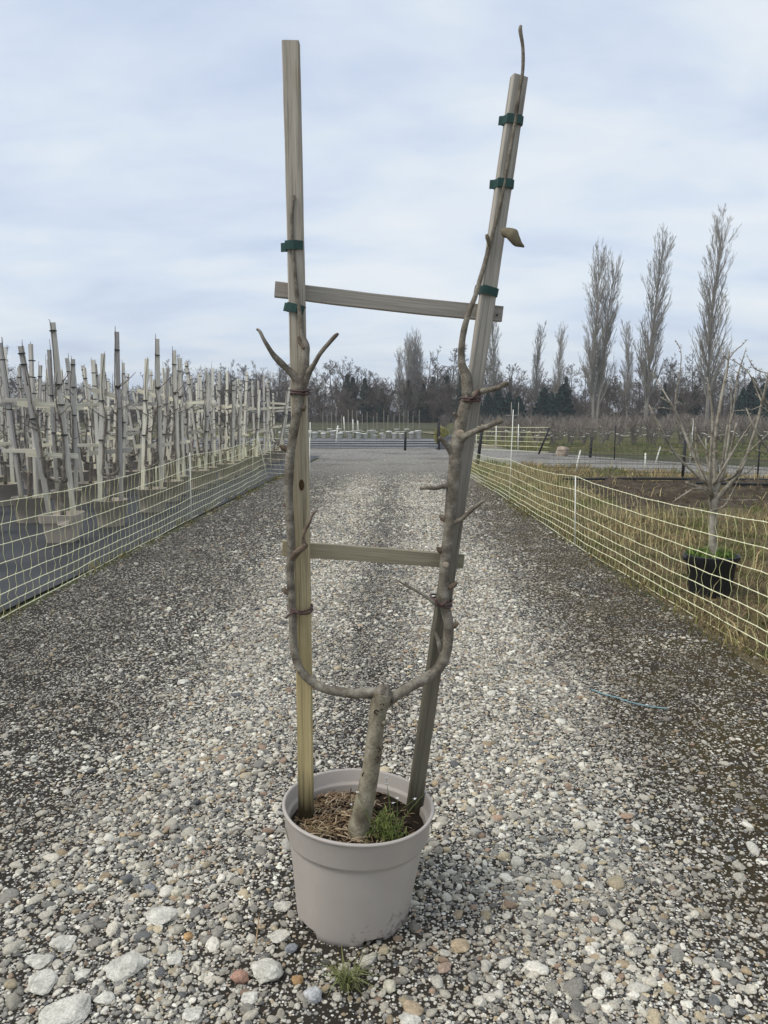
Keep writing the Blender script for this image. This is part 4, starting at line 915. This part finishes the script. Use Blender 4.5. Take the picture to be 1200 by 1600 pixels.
# weeds creeping under the nets and grass strip edges
n = 5200; s = rng.uniform(0, 1, n) < .4; y = rng.uniform(3, 22, n); x = np.where(s, FX_L + rng.normal(0, .10, n), 2.28 - .042 * np.minimum(y, 14) + rng.normal(0, .10, n))
kk = vnoise(x, y, 1.6, 25) > .0; x, y = x[kk], y[kk]; n = len(x)
V, T = blades(np.stack([x, y, np.full(n, .003)], 1), rng.uniform(.02, .10, n), rng.uniform(.003, .007, n) * (1 + y / 14), rng.uniform(.3, 1.2, n), rng); me = mesh('edge_weeds', V, T, M['blade'])
colattr(me, np.repeat(np.where(rng.uniform(0, 1, (n, 1)) < .5, np.array([[.20, .20, .06]]), np.array([[.25, .19, .09]])) * rng.uniform(.4, 1.3, (n, 1)), 5, 0)); tag(obj('edge_weeds', me), 'thin weeds creeping along the foot of the netting', 'weeds', kind='stuff')

# ------------------------------------------------------------------ beyond the mud: hoses, posts, boulder, fences
def hose(pts, label, r=.028): tag(MB().add(*tube([Vector(p) for p in pts], r, 8, 4)).build('hose', M['hose']), label, 'hose')
hose([(3.4, 16.9, .06), (5, 16.6, .10), (7, 16.7, .08), (9, 16.3, .09), (12.5, 16.4, .06)], 'long black hose lying along the far edge of the mud bed')
hose([(5.8, 15.6, .10), (7.2, 15.2, .11), (8.6, 15.3, .10), (11, 14.8, .08)], 'black hose lying across the middle of the mud bed')
rs = random.Random(5); b = MB()
for i in range(16):                                    # crumpled pale plastic sheeting strips in the mud
    x0 = rs.uniform(6.6, 8.6); y0 = rs.uniform(12.9, 14.8); P_ = [Vector((x0 + k * .25, y0 + rs.gauss(0, .07), .10 + rs.uniform(0, .05))) for k in range(rs.randint(4, 8))]
    b.add(*tube(P_, [rs.uniform(.012, .03) for _ in P_], 5, 2, .5, i))
M['sheetg'] = simple('grey_film', (0.36, 0.37, 0.39), 0.35, 0.5, 0.3, 4)
tag(b.build('plastic_film', M['sheetg']), 'crumpled grey plastic film strewn on the mud bed', 'plastic film', kind='stuff')
def gpost(px0, py0, px1, py1, m, r, label, group=None, cat='post'):
    p = gp(px0, py0); q = at(px1, py1, p.y)
    return tag(MB().add(*tube([(p.x, p.y, -.03), (p.x + (q.x - p.x) * .5, p.y, q.z * .5), (q.x, p.y, q.z)], [r, r, r * .9], 8)).build('post', M[m], None), label, cat, group)
gpost(746, 726, 753, 672, 'black', .05, 'black post beside the start of the right-hand netting')
gpost(841, 710, 859, 668, 'black', .035, 'black post leaning over beside the boulder')
gpost(922, 715, 925, 683, 'black', .045, 'upright black post behind the boulder, before the orchard shrubs')
gpost(1066, 750, 1071, 688, 'black', .035, 'slim black post standing beside the mud bed')
gpost(899, 739, 907, 703, 'white', .022, 'white post leaning at the edge of the cross road')
gpost(1008, 738, 1008.5, 708, 'white', .022, 'upright white post at the edge of the cross road')
gpost(1024, 724, 1032, 698, 'white', .022, 'white post leaning on the far side of the cross road')
gpost(1078, 727, 1083, 654, 'white', .025, 'tall white post on the far side of the cross road')
gpost(633, 704, 633.5, 675, 'black', .05, 'thick black post at the corner of the far weed mat', None)
gpost(686, 703, 686, 655, 'black', .035, 'tall thin dark post beside the yellowish bush')
for (a, b_, c_, d, lb) in ((525, 694, 528, 665, 'short white post standing on the far weed mat'), (539, 682, 537, 651, 'white post leaning behind the far weed mat'), (552, 682, 551.5, 655, 'slim white post behind the far weed mat'), (560, 680, 559, 657, 'slender white post among the pale pots')):
    gpost(a, b_, c_, d, 'white', .035, lb)
bp_ = gp(880, 713); rock('boulder', Vector((bp_.x, bp_.y, 0)), .29, .85, (.40, .33, .26), 'rounded pinkish tan boulder at the side of the cross road', 77, None, 'boulder', .3)
def far_net(name, label, a, b_, top, thick, mh, mv, mp, nh, step, np_):
    L = math.hypot(b_[0] - a[0], b_[1] - a[1])
    netting(name, label, [(a[0], a[1], top), (b_[0], b_[1], top)], [i / (nh - 1) for i in range(nh)], step, [(a[0] + (b_[0] - a[0]) * t, a[1] + (b_[1] - a[1]) * t, top + .1, 0, 0) for t in np_], vwob=0.0, thick=thick, knots=False, sagf=.02, mh=mh, mv=mv, mp=mp, prad=.02)
p, q = gp(742, 702), gp(858, 707); far_net('netting_fence', 'yellow netting fence on the green verge beside the leaning black post', (p.x, p.y), (q.x, q.y), .95, 3.0, 'net', 'netv', 'white', 6, .5, (0.02, .3, .6))
p, q = gp(862, 712), gp(1290, 742); far_net('netting_fence', 'dark mesh fence between the cross road and the orchard shrubs', (p.x, p.y), (q.x, q.y), 1.0, 2.6, 'netfar', 'netfar', 'black', 9, .16, (.3,))
p, q = (3.2, 18.3), (13.0, 17.7); far_net('netting_fence', 'dark mesh fence along the far edge of the mud bed', p, q, .72, 1.5, 'netfar', 'netfar', 'black', 8, .12, (.5,))
p, q = gp(430, 698), gp(633, 703); far_net('netting_fence', 'thin dark mesh fence in front of the pale pots', (p.x, 33.0), (q.x, 32.6), 1.0, 2.2, 'netfar', 'netfar', 'white', 6, .3, (.3,))
p, q = gp(634, 703), gp(686, 703); far_net('netting_fence', 'thin dark mesh fence across the dry path', (p.x, 32.6), (q.x, 33.0), 1.0, 2.2, 'netfar', 'netfar', 'black', 6, .3, (1.0,))
# black hoses across the far mat
for y_, xa, xb in ((33.9, -9, 2.0), (36.5, -10, 2.2), (39.5, -11, 2.6)):
    hose([(xa + (xb - xa) * k / 6, y_ + .12 * math.sin(k * 2 + y_), .05) for k in range(7)], {33.9: 'black edging hose along the near side of the far weed mat', 36.5: 'black hose across the middle of the far weed mat', 39.5: 'black hose along the back of the far weed mat'}[y_], .022)
# rows of pale pots with thin canes
rs = random.Random(9); pm = mesh('white_pot', *lathe([(.001, 0), (.11, 0), (.14, .28), (.15, .28), (.15, .31), (.13, .31), (.001, .27)], 10), M['wpot'], True)
for y_ in (44.0, 46.0, 48.2, 50.5):
    x = px_x(426, y_)
    while x < px_x(655, y_) - (y_ - 44) * .1:
        o = obj('white_pot', pm, None, (x, y_ + rs.uniform(-.2, .2), .006)); s = rs.uniform(.85, 1.25); o.scale = (s, s, s * rs.uniform(.9, 1.3)); tag(o, 'pale pot standing in rows on the turf behind the far weed mat', 'pot', 'pale pots behind the far weed mat')
        x += rs.uniform(.36, .6)
cm = mesh('cane', *tube([(0, 0, 0), (0, 0, 1.6)], .022, 5), M['white'])
M['canew'] = simple('grey_cane', (0.33, 0.31, 0.27), .8, .2, .2, 4)
cm.materials[0] = M['canew']
for px in range(503, 660, 8):
    y_ = 56 + rs.uniform(-1, 1); o = obj('cane', cm, None, (px_x(px + rs.uniform(-2, 2), y_), y_, 0)); o.scale = (1, 1, rs.uniform(.8, 1.1)); tag(o, 'thin grey cane standing in a row in front of the wood', 'cane', 'thin canes in front of the wood')
# black plastic heap and yellow bush
hp = gp(708, 703); V, Fc = grid(-.8, .8, -.6, .6, 20, 14, lambda x, y: max(0, (.75 - x * x * 1.1 - y * y * 1.8)) * .8 + .06 * mnoise.noise(Vector((x * 5, y * 5, 0))))
o = obj('plastic_heap', mesh('plastic_heap', V, Fc, M['tarp'], True), None, (hp.x + .1, hp.y + .8, 0.01)); tag(o, 'crumpled heap of black plastic sheet at the end of the dry path', 'plastic heap')
n = 2600; u = rng.normal(0, 1, (n, 3)); u /= np.linalg.norm(u, axis=1)[:, None]; r = rng.uniform(.3, 1, n)[:, None] ** .5
bb = gp(694, 700); V, T = blades(u * r * np.array([.34, .3, .42]) + np.array([0, 0, .46]), rng.uniform(.06, .16, n), rng.uniform(.012, .025, n), rng.uniform(.3, 1.2, n), rng)
me = mesh('bush', V, T, M['blade']); colattr(me, np.repeat(np.array([(.42, .40, .16)]) * rng.uniform(.4, 1.3, (n, 1)), 5, 0)); o = obj('bush', me, None, (bb.x - .1, bb.y + .5, .005)); tag(o, 'rounded yellowish green bush beside the tall thin dark post', 'bush')

# ------------------------------------------------------------------ bare trees
class BR:
    """collects thin three-sided branches"""
    def __init__(s): s.V = []; s.F = []; s.n = 0
    def add(s, P_, r0, r1, n=3):
        m = len(P_); k = s.n
        t = (P_[-1] - P_[0]); a = t.orthogonal().normalized(); b = t.normalized().cross(a)
        for i, p in enumerate(P_):
            r = r0 + (r1 - r0) * i / (m - 1)
            for q in range(n):
                an = 2 * math.pi * q / n; s.V.append(p + a * (r * math.cos(an)) + b * (r * math.sin(an)))
        for i in range(m - 1):
            for q in range(n):
                u = k + i * n + q; v = k + i * n + (q + 1) % n; s.F.append((u, v, v + n, u + n))
        s.n += m * n
def wander(rs, p, d, L, n, jit, up):
    P_ = [p.copy()]; d = d.normalized()
    for i in range(n):
        d = (d + Vector((rs.gauss(0, jit), rs.gauss(0, jit), rs.gauss(0, jit) + up))).normalized(); P_.append(P_[-1] + d * (L / n))
    return P_
def side(rs, d, ang):
    o = d.orthogonal().normalized(); o.rotate(Matrix.Rotation(rs.uniform(0, 6.283), 3, d.normalized())); return (d.normalized() * math.cos(ang) + o * math.sin(ang)).normalized()
def bare(seed, H_, spec, trunk_r, jit=.12, up=.06, tmin=.25, rmin=.016, leaders=1, tap=.85, strat=False):
    """spec: list of (children, length ratio, angle, segments)"""
    rs = random.Random(seed); tb = BR(); cb = BR(); level = []
    for q in range(leaders):
        d = Vector((rs.gauss(0, .03) + (q - (leaders - 1) / 2) * .10, rs.gauss(0, .03), 1)); P_ = wander(rs, Vector(((q - (leaders - 1) / 2) * .5, 0, -.2)), d, H_ * (1 if q == 0 else rs.uniform(.88, .98)), 9, .03, .03); tb.add(P_, trunk_r, rmin, 6); level.append((P_, trunk_r, H_))
    first = True
    for (nc, lr, ang, sg) in spec:
        nxt = []
        for (P_, r, L) in level:
            for c_ in range(nc):
                t = (tmin + (.98 - tmin) * (c_ + rs.random()) / nc if strat else rs.uniform(tmin, .97)) if first else rs.uniform(.2, 1.0); x = t * (len(P_) - 1); i = min(int(x), len(P_) - 2); p = P_[i].lerp(P_[i + 1], x - i); d = P_[i + 1] - P_[i]
                l = L * lr * (rs.uniform(.88, 1.08) if strat and first else rs.uniform(.65, 1.15)) * ((1.12 - t * tap) if first else (1.1 - .55 * t)); rr_ = max(rmin, r * (1 - t * .75) * (.42 if first else .55))
                Q = wander(rs, p, side(rs, d, ang * rs.uniform(.6, 1.35)), l, sg, jit, up); cb.add(Q, rr_, max(rmin * .6, rr_ * .35)); nxt.append((Q, rr_, l))
        level = nxt; first = False
    return tb, cb
def tree_proto(name, seed, H_, spec, tr_, mt, mc, **k):
    tb, cb = bare(seed, H_, spec, tr_, **k); root = empty(name, (0, 0, 0)); obj('trunk', mesh('trunk', tb.V, tb.F, M[mt]), root); obj('crown', mesh('crown', cb.V, cb.F, M[mc]), root)
    return root
def foliage(name, seed, n, fn, size, m, stretch=1.0, wd=.7):
    rg = np.random.default_rng(seed); P_ = fn(rg, n); n = len(P_); a = rg.normal(0, 1, (n, 3)); a /= np.linalg.norm(a, axis=1)[:, None]; b = np.cross(a, rg.normal(0, 1, (n, 3))); b /= np.linalg.norm(b, axis=1)[:, None]
    s = rg.uniform(.5, 1.2, n)[:, None] * size; V = np.stack([P_ - a * s, P_ + b * s * wd, P_ + a * s * stretch, P_ - b * s * wd], 1).reshape(-1, 3); T = np.arange(4 * n).reshape(n, 4)
    return mesh(name, V, T, M[m])
oaks = [tree_proto('bare_tree', 500 + i, 13.0, [(15, .46, .85, 4), (7, .5, .7, 3), (6, .5, .65, 3), (4, .55, .6, 2)], .26, 't_trunk', 't_oak', tmin=.22, up=.07, rmin=.02) for i in range(4)]
brush = [tree_proto('brushy_tree', 540 + i, 8.0, [(22, .6, .55, 4), (9, .5, .55, 3), (8, .5, .55, 2)], .13, 't_trunk', 't_brush', tmin=.03, up=.06, rmin=.018) for i in range(3)]
pops = [tree_proto('poplar_tree', 560 + i, 25.0, [(95, .25, .42, 5), (9, .42, .36, 3), (5, .5, .4, 2)], .34, 't_poplar', 't_poplar', tmin=.10, up=.085, jit=.06, rmin=.016, leaders=(1, 2, 1)[i], tap=.5, strat=True) for i in range(3)]
def ivyf(H_, w_):
    def fn(rg, n):
        z = rg.uniform(.02, 1, n) * H_; r = w_ * (.35 + .65 * np.abs(np.sin(z * .9 + 1.1))) * (1 - z / H_) ** .6 * np.sqrt(rg.uniform(0, 1, n)); a = rg.uniform(0, 6.28, n)
        lob = 1 + .5 * np.sin(a * 3 + z * 1.3); return np.stack([r * lob * np.cos(a), r * lob * np.sin(a), z], 1)
    return fn
def conf(H_, w_):
    def fn(rg, n):
        z = (1 - np.sqrt(rg.uniform(0, 1, n))) * H_; r = w_ * (1 - z / H_) ** .75 * (rg.uniform(.45, 1.05, n)); a = rg.uniform(0, 6.28, n); r = r * (1 + .16 * np.sin(z * 6 + a * 2)); return np.stack([r * np.cos(a), r * np.sin(a), z], 1)
    return fn
def fol_proto(name, seed, n, fn, size, m, H_):
    root = empty(name, (0, 0, 0)); tb, cb = bare(seed, H_, [(9, .35, .8, 3), (6, .5, .7, 2)], .2, rmin=.03); obj('trunk', mesh('trunk', tb.V + [], tb.F, M['t_trunk']), root); obj('crown', foliage('crown', seed, n, fn, size, m), root)
    return root
ivys = [fol_proto('ivy_clad_tree', 580 + i, 5200, ivyf(10.5, 1.9), .30, 't_ivy', 13.0) for i in range(2)]
for r_ in ivys:
    tb, cb = bare(590, 13.5, [(12, .4, .8, 4), (6, .5, .7, 3), (5, .5, .6, 2)], .2, tmin=.3, rmin=.02); o = obj('bare_twigs', mesh('bare_twigs', cb.V, cb.F, M['t_oak']), r_)
cons = [fol_proto('conifer', 600 + i, 6500, conf(7.0, 2.1), .26, 't_conifer', 6.6) for i in range(2)]
placed = {}
def plant(protos_, px, top_px, Y_, label, cat, group, H_, rs, wide=1.0):
    pr_ = protos_[rs.randrange(len(protos_))]; k = id(pr_)
    o = copy_tree(pr_) if k in placed else pr_; placed[k] = 1
    want = CAM_H + (645 - top_px) / F * Y_ * 1.0
    s = want / H_; o.location = (px_x(px, Y_), Y_, 0); o.rotation_euler = (0, 0, rs.uniform(0, 6.28)); o.scale = (s * wide, s * wide, s); tag(o, label, cat, group); return o
rs = random.Random(31)
# poplars
PL = 'tall slender leafless poplar rising above the wood'
def pop(i, px, top, Y_, lb, wide, rz=0.0, group=None):
    o = plant([pops[i]], px, top, Y_, lb, 'poplar', group, 25.0, rs, wide); o.rotation_euler = (0, 0, rz)
pop(0, 1105, 382, 108, 'tallest leafless poplar, standing alone at the end of the poplar row', .86)
pop(1, 930, 420, 108, 'tall leafless poplar with two leading stems side by side', .80)
pop(2, 1009, 405, 108, 'tall leafless poplar between the double-stemmed one and the tallest', .86)
pop(0, 836, 524, 112, 'short thin pale poplar, one of two in front of the dark conifers', .75, 1.0, 'two short pale poplars'); pop(2, 866, 524, 112, 'short thin pale poplar, one of two in front of the dark conifers', .75, 2.0, 'two short pale poplars')
pop(2, 770, 500, 120, 'leafless poplar standing behind the leaning stake', .8, 3.0); pop(0, 980, 520, 120, 'small poplar close beside the middle tall poplar', .8, 4.0)
for px, t in ((622, 555), (632, 540), (643, 532), (655, 548)): pop(rs.randrange(3), px, t, 165, 'faint slender poplar in the far clump behind the wood', .9, rs.uniform(0, 6), 'faint poplars behind the wood')
# the wood
OG, BG, IG, CG = 'bare trees of the wood', 'brushy trees along the wood edge', 'ivy-clad trees of the wood', 'dark conifers along the wood edge'
for px, t in ((14, 545), (268, 566), (285, 560), (300, 575), (345, 572), (362, 566), (385, 572), (405, 568), (430, 575), (452, 570), (478, 572), (500, 574), (520, 568), (532, 563), (548, 566), (566, 574), (584, 582), (664, 560), (680, 548), (700, 546), (718, 545), (742, 552), (758, 562), (790, 572), (808, 580), (893, 572), (950, 568), (1040, 560), (1056, 566), (1075, 555), (1130, 560), (1150, 572), (1180, 575), (1215, 560), (-20, 560), (180, 580), (80, 585), (230, 585), *[(335 + q * 22 + rs.uniform(-8, 8), rs.uniform(570, 592)) for q in range(38)]):
    plant(oaks, px + rs.uniform(-4, 4), t, rs.uniform(128, 150), 'bare brown-grey tree standing in the wood beyond the ' + ('nursery block' if px < 430 else 'pale pots' if px < 690 else 'orchard shrubs'), 'tree', OG, 13.4, rs, rs.uniform(.85, 1.15))
for i in range(64):
    px = -30 + i * 20 + rs.uniform(-10, 10)
    plant(brush, px, rs.uniform(584, 616), rs.uniform(112, 126), 'brown brushy leafless tree at the wood edge beyond the ' + ('nursery block' if px < 430 else 'pale pots' if px < 690 else 'orchard shrubs'), 'tree', BG, 8.6, rs, rs.uniform(1.1, 1.5))
for px, t in ((362, 585), (420, 588), (470, 592), (540, 575), (553, 580), (572, 582), (605, 620), (640, 585), (662, 592), (676, 580), (700, 578), (722, 576), (735, 590), (775, 590), (880, 580), (1040, 592), (1062, 600), (1085, 595), (600, 600), (690, 612), (655, 616), (718, 612)):
    plant(ivys, px + rs.uniform(-3, 3), t, rs.uniform(117, 132), 'dark ivy-clad tree in the wood beyond the ' + ('nursery block' if px < 430 else 'pale pots' if px < 690 else 'orchard shrubs'), 'tree', IG, 12.2, rs, rs.uniform(.9, 1.4))
for px, t in ((748, 622), (762, 612), (778, 608), (795, 612), (810, 618), (850, 605), (862, 612), (878, 600), (1160, 606), (1174, 590), (1192, 598), (1210, 590), (745, 630)):
    plant(cons, px, t, rs.uniform(104, 110), 'dark green pointed conifer ' + ('beside the two short pale poplars' if px < 900 else 'beyond the tallest poplar'), 'conifer', CG, 7.2, rs, rs.uniform(1.0, 1.3))
# far wood mass behind everything
def massf(rg, n):
    x = rg.uniform(-150, 130, n); h = 8.5 + 3 * np.sin(x * .11) + 1.5 * np.sin(x * .37 + 1); return np.stack([x, 190 + rg.uniform(-8, 8, n), rg.uniform(0, 1, n) ** 1.0 * h], 1)
tag(obj('far_wood', foliage('far_wood', 9, 60000, massf, .9, 't_oak', 1.2, .05)), 'far brown-grey wood behind the nearer trees', 'wood', kind='stuff')
def hedgef(rg, n):
    x = rg.uniform(-75, 70, n); return np.stack([x, 124 + rg.uniform(-2, 2, n), rg.uniform(0, 1, n) * (2.6 + 1.0 * np.sin(x * .3) + .6 * np.sin(x * 1.1))], 1)
tag(obj('undergrowth', foliage('undergrowth', 10, 50000, hedgef, .5, 't_brush', 1.3, .07)), 'low dark tangled undergrowth at the foot of the wood', 'undergrowth', kind='stuff')
# orchard of small bare shrubs
def shrub(seed):
    rs_ = random.Random(seed); cb = BR()
    for i in range(11):
        a = rs_.uniform(0, 6.28); le = rs_.uniform(.05, .45); Q = wander(rs_, Vector((rs_.gauss(0, .04), rs_.gauss(0, .04), 0)), Vector((math.cos(a) * le, math.sin(a) * le, 1)), rs_.uniform(.9, 1.5), 4, .1, .03); cb.add(Q, .016, .008)
        for k in range(7):
            t = rs_.uniform(.2, .95) * 3.99; j = int(t); p = Q[j].lerp(Q[j + 1], t - j); cb.add(wander(rs_, p, side(rs_, Q[j + 1] - Q[j], .7), rs_.uniform(.15, .5), 2, .15, .05), .008, .005)
    root = empty('orchard_shrub', (0, 0, 0)); obj('stems', mesh('stems', cb.V, cb.F, M['t_shrub']), root)
    for k in range(2):
        V = [(-.08, 0, 0), (.08, 0, .01), (.08, .012, .03), (-.08, .012, .025)]; o = obj('white_tag', mesh('white_tag', V, [(0, 1, 2, 3)], M['white']), root, (rs_.uniform(-.25, .25), -.2, rs_.uniform(.35, .6))); o.rotation_euler = (0, rs_.uniform(-.6, .6), rs_.uniform(-.5, .5))
    return root
shr = [shrub(700 + i) for i in range(5)]; cnt = 0
for y_, st_ in ((36.5, .72), (39.5, .8), (43, .9), (47, 1.0), (52, 1.15), (59, 1.4), (68, 1.7), (80, 2.2)):
    x = px_x(688, y_) + rs.uniform(0, .6)
    if y_ < 50: x = max(x, 3.6 + (50 - y_) * .12)
    while x < px_x(1230, y_):
        pr_ = shr[rs.randrange(5)]; o = copy_tree(pr_) if id(pr_) in placed else pr_; placed[id(pr_)] = 1; s = rs.uniform(.85, 1.1); o.location = (x, y_ + rs.uniform(-.3, .3), .004); o.rotation_euler = (0, 0, rs.uniform(-1, 1)); o.scale = (s * 1.15, s * 1.15, s)
        tag(o, 'small bare grey shrub in the %s orchard row from the cross road' % {36.5: 'first', 39.5: 'second', 43: 'third', 47: 'fourth', 52: 'fifth', 59: 'sixth', 68: 'seventh', 80: 'eighth'}[y_], 'shrub', 'bare orchard shrubs'); cnt += 1; x += st_ * rs.uniform(.8, 1.2)
print('shrubs', cnt)
fm = MB()
for px in (799, 810):
    p = Vector((px_x(px, 60), 60, 0)); fm.add(*tube([p, p + Vector((0, 0, 2.3))], .03, 5))
a_ = Vector((px_x(790, 60), 60, 1.3)); fm.add(*tube([a_, Vector((px_x(812, 60), 60, 1.3))], .03, 5)); tag(fm.build('trellis', M['canew']), 'thin grey trellis frame rising over the orchard shrubs', 'trellis')
# distant green turf blades are too far to tell apart; a little rough grass on the near verge
n = 16000; x = rng.uniform(3, 24, n); y = rng.uniform(19, 37, n); yl = np.interp(x, [5.5, 10, 16, 24], [30.9, 26.3, 23.3, 21.4]); k = y > yl; k &= (x > 4.2); x, y = x[k], y[k]; n = len(x)
V, T = blades(np.stack([x, y, np.full(n, .004)], 1), rng.uniform(.05, .16, n), rng.uniform(.015, .03, n), rng.uniform(.2, 1, n), rng); me = mesh('verge_grass', V, T, M['blade'])
colattr(me, np.repeat(np.where(vnoise(x, y, .5, 3)[:, None] > 0.0, np.array([[.11, .14, .035]]), np.array([[.22, .19, .09]])) * rng.uniform(.5, 1.3, (n, 1)), 5, 0)); tag(obj('verge_grass', me), 'green and straw coloured grass on the verge before the orchard', 'grass', kind='stuff')

# ------------------------------------------------------------------ thin winter haze
hz_m = bpy.data.materials.new('haze_air'); hz_m.use_nodes = True; ht = hz_m.node_tree; ht.nodes.clear()
pv = nd(ht, 'ShaderNodeVolumePrincipled', {'Color': (0.90, 0.92, 0.95, 1), 'Density': 0.0008, 'Anisotropy': 0.2}); nd(ht, 'ShaderNodeOutputMaterial', {'Volume': pv.outputs[0]})
tag(MB().box((-430, -70, -1.0), (430, 430, 30.0)).build('haze', hz_m, None, False), 'thin pale winter haze over the fields', 'haze', kind='stuff')
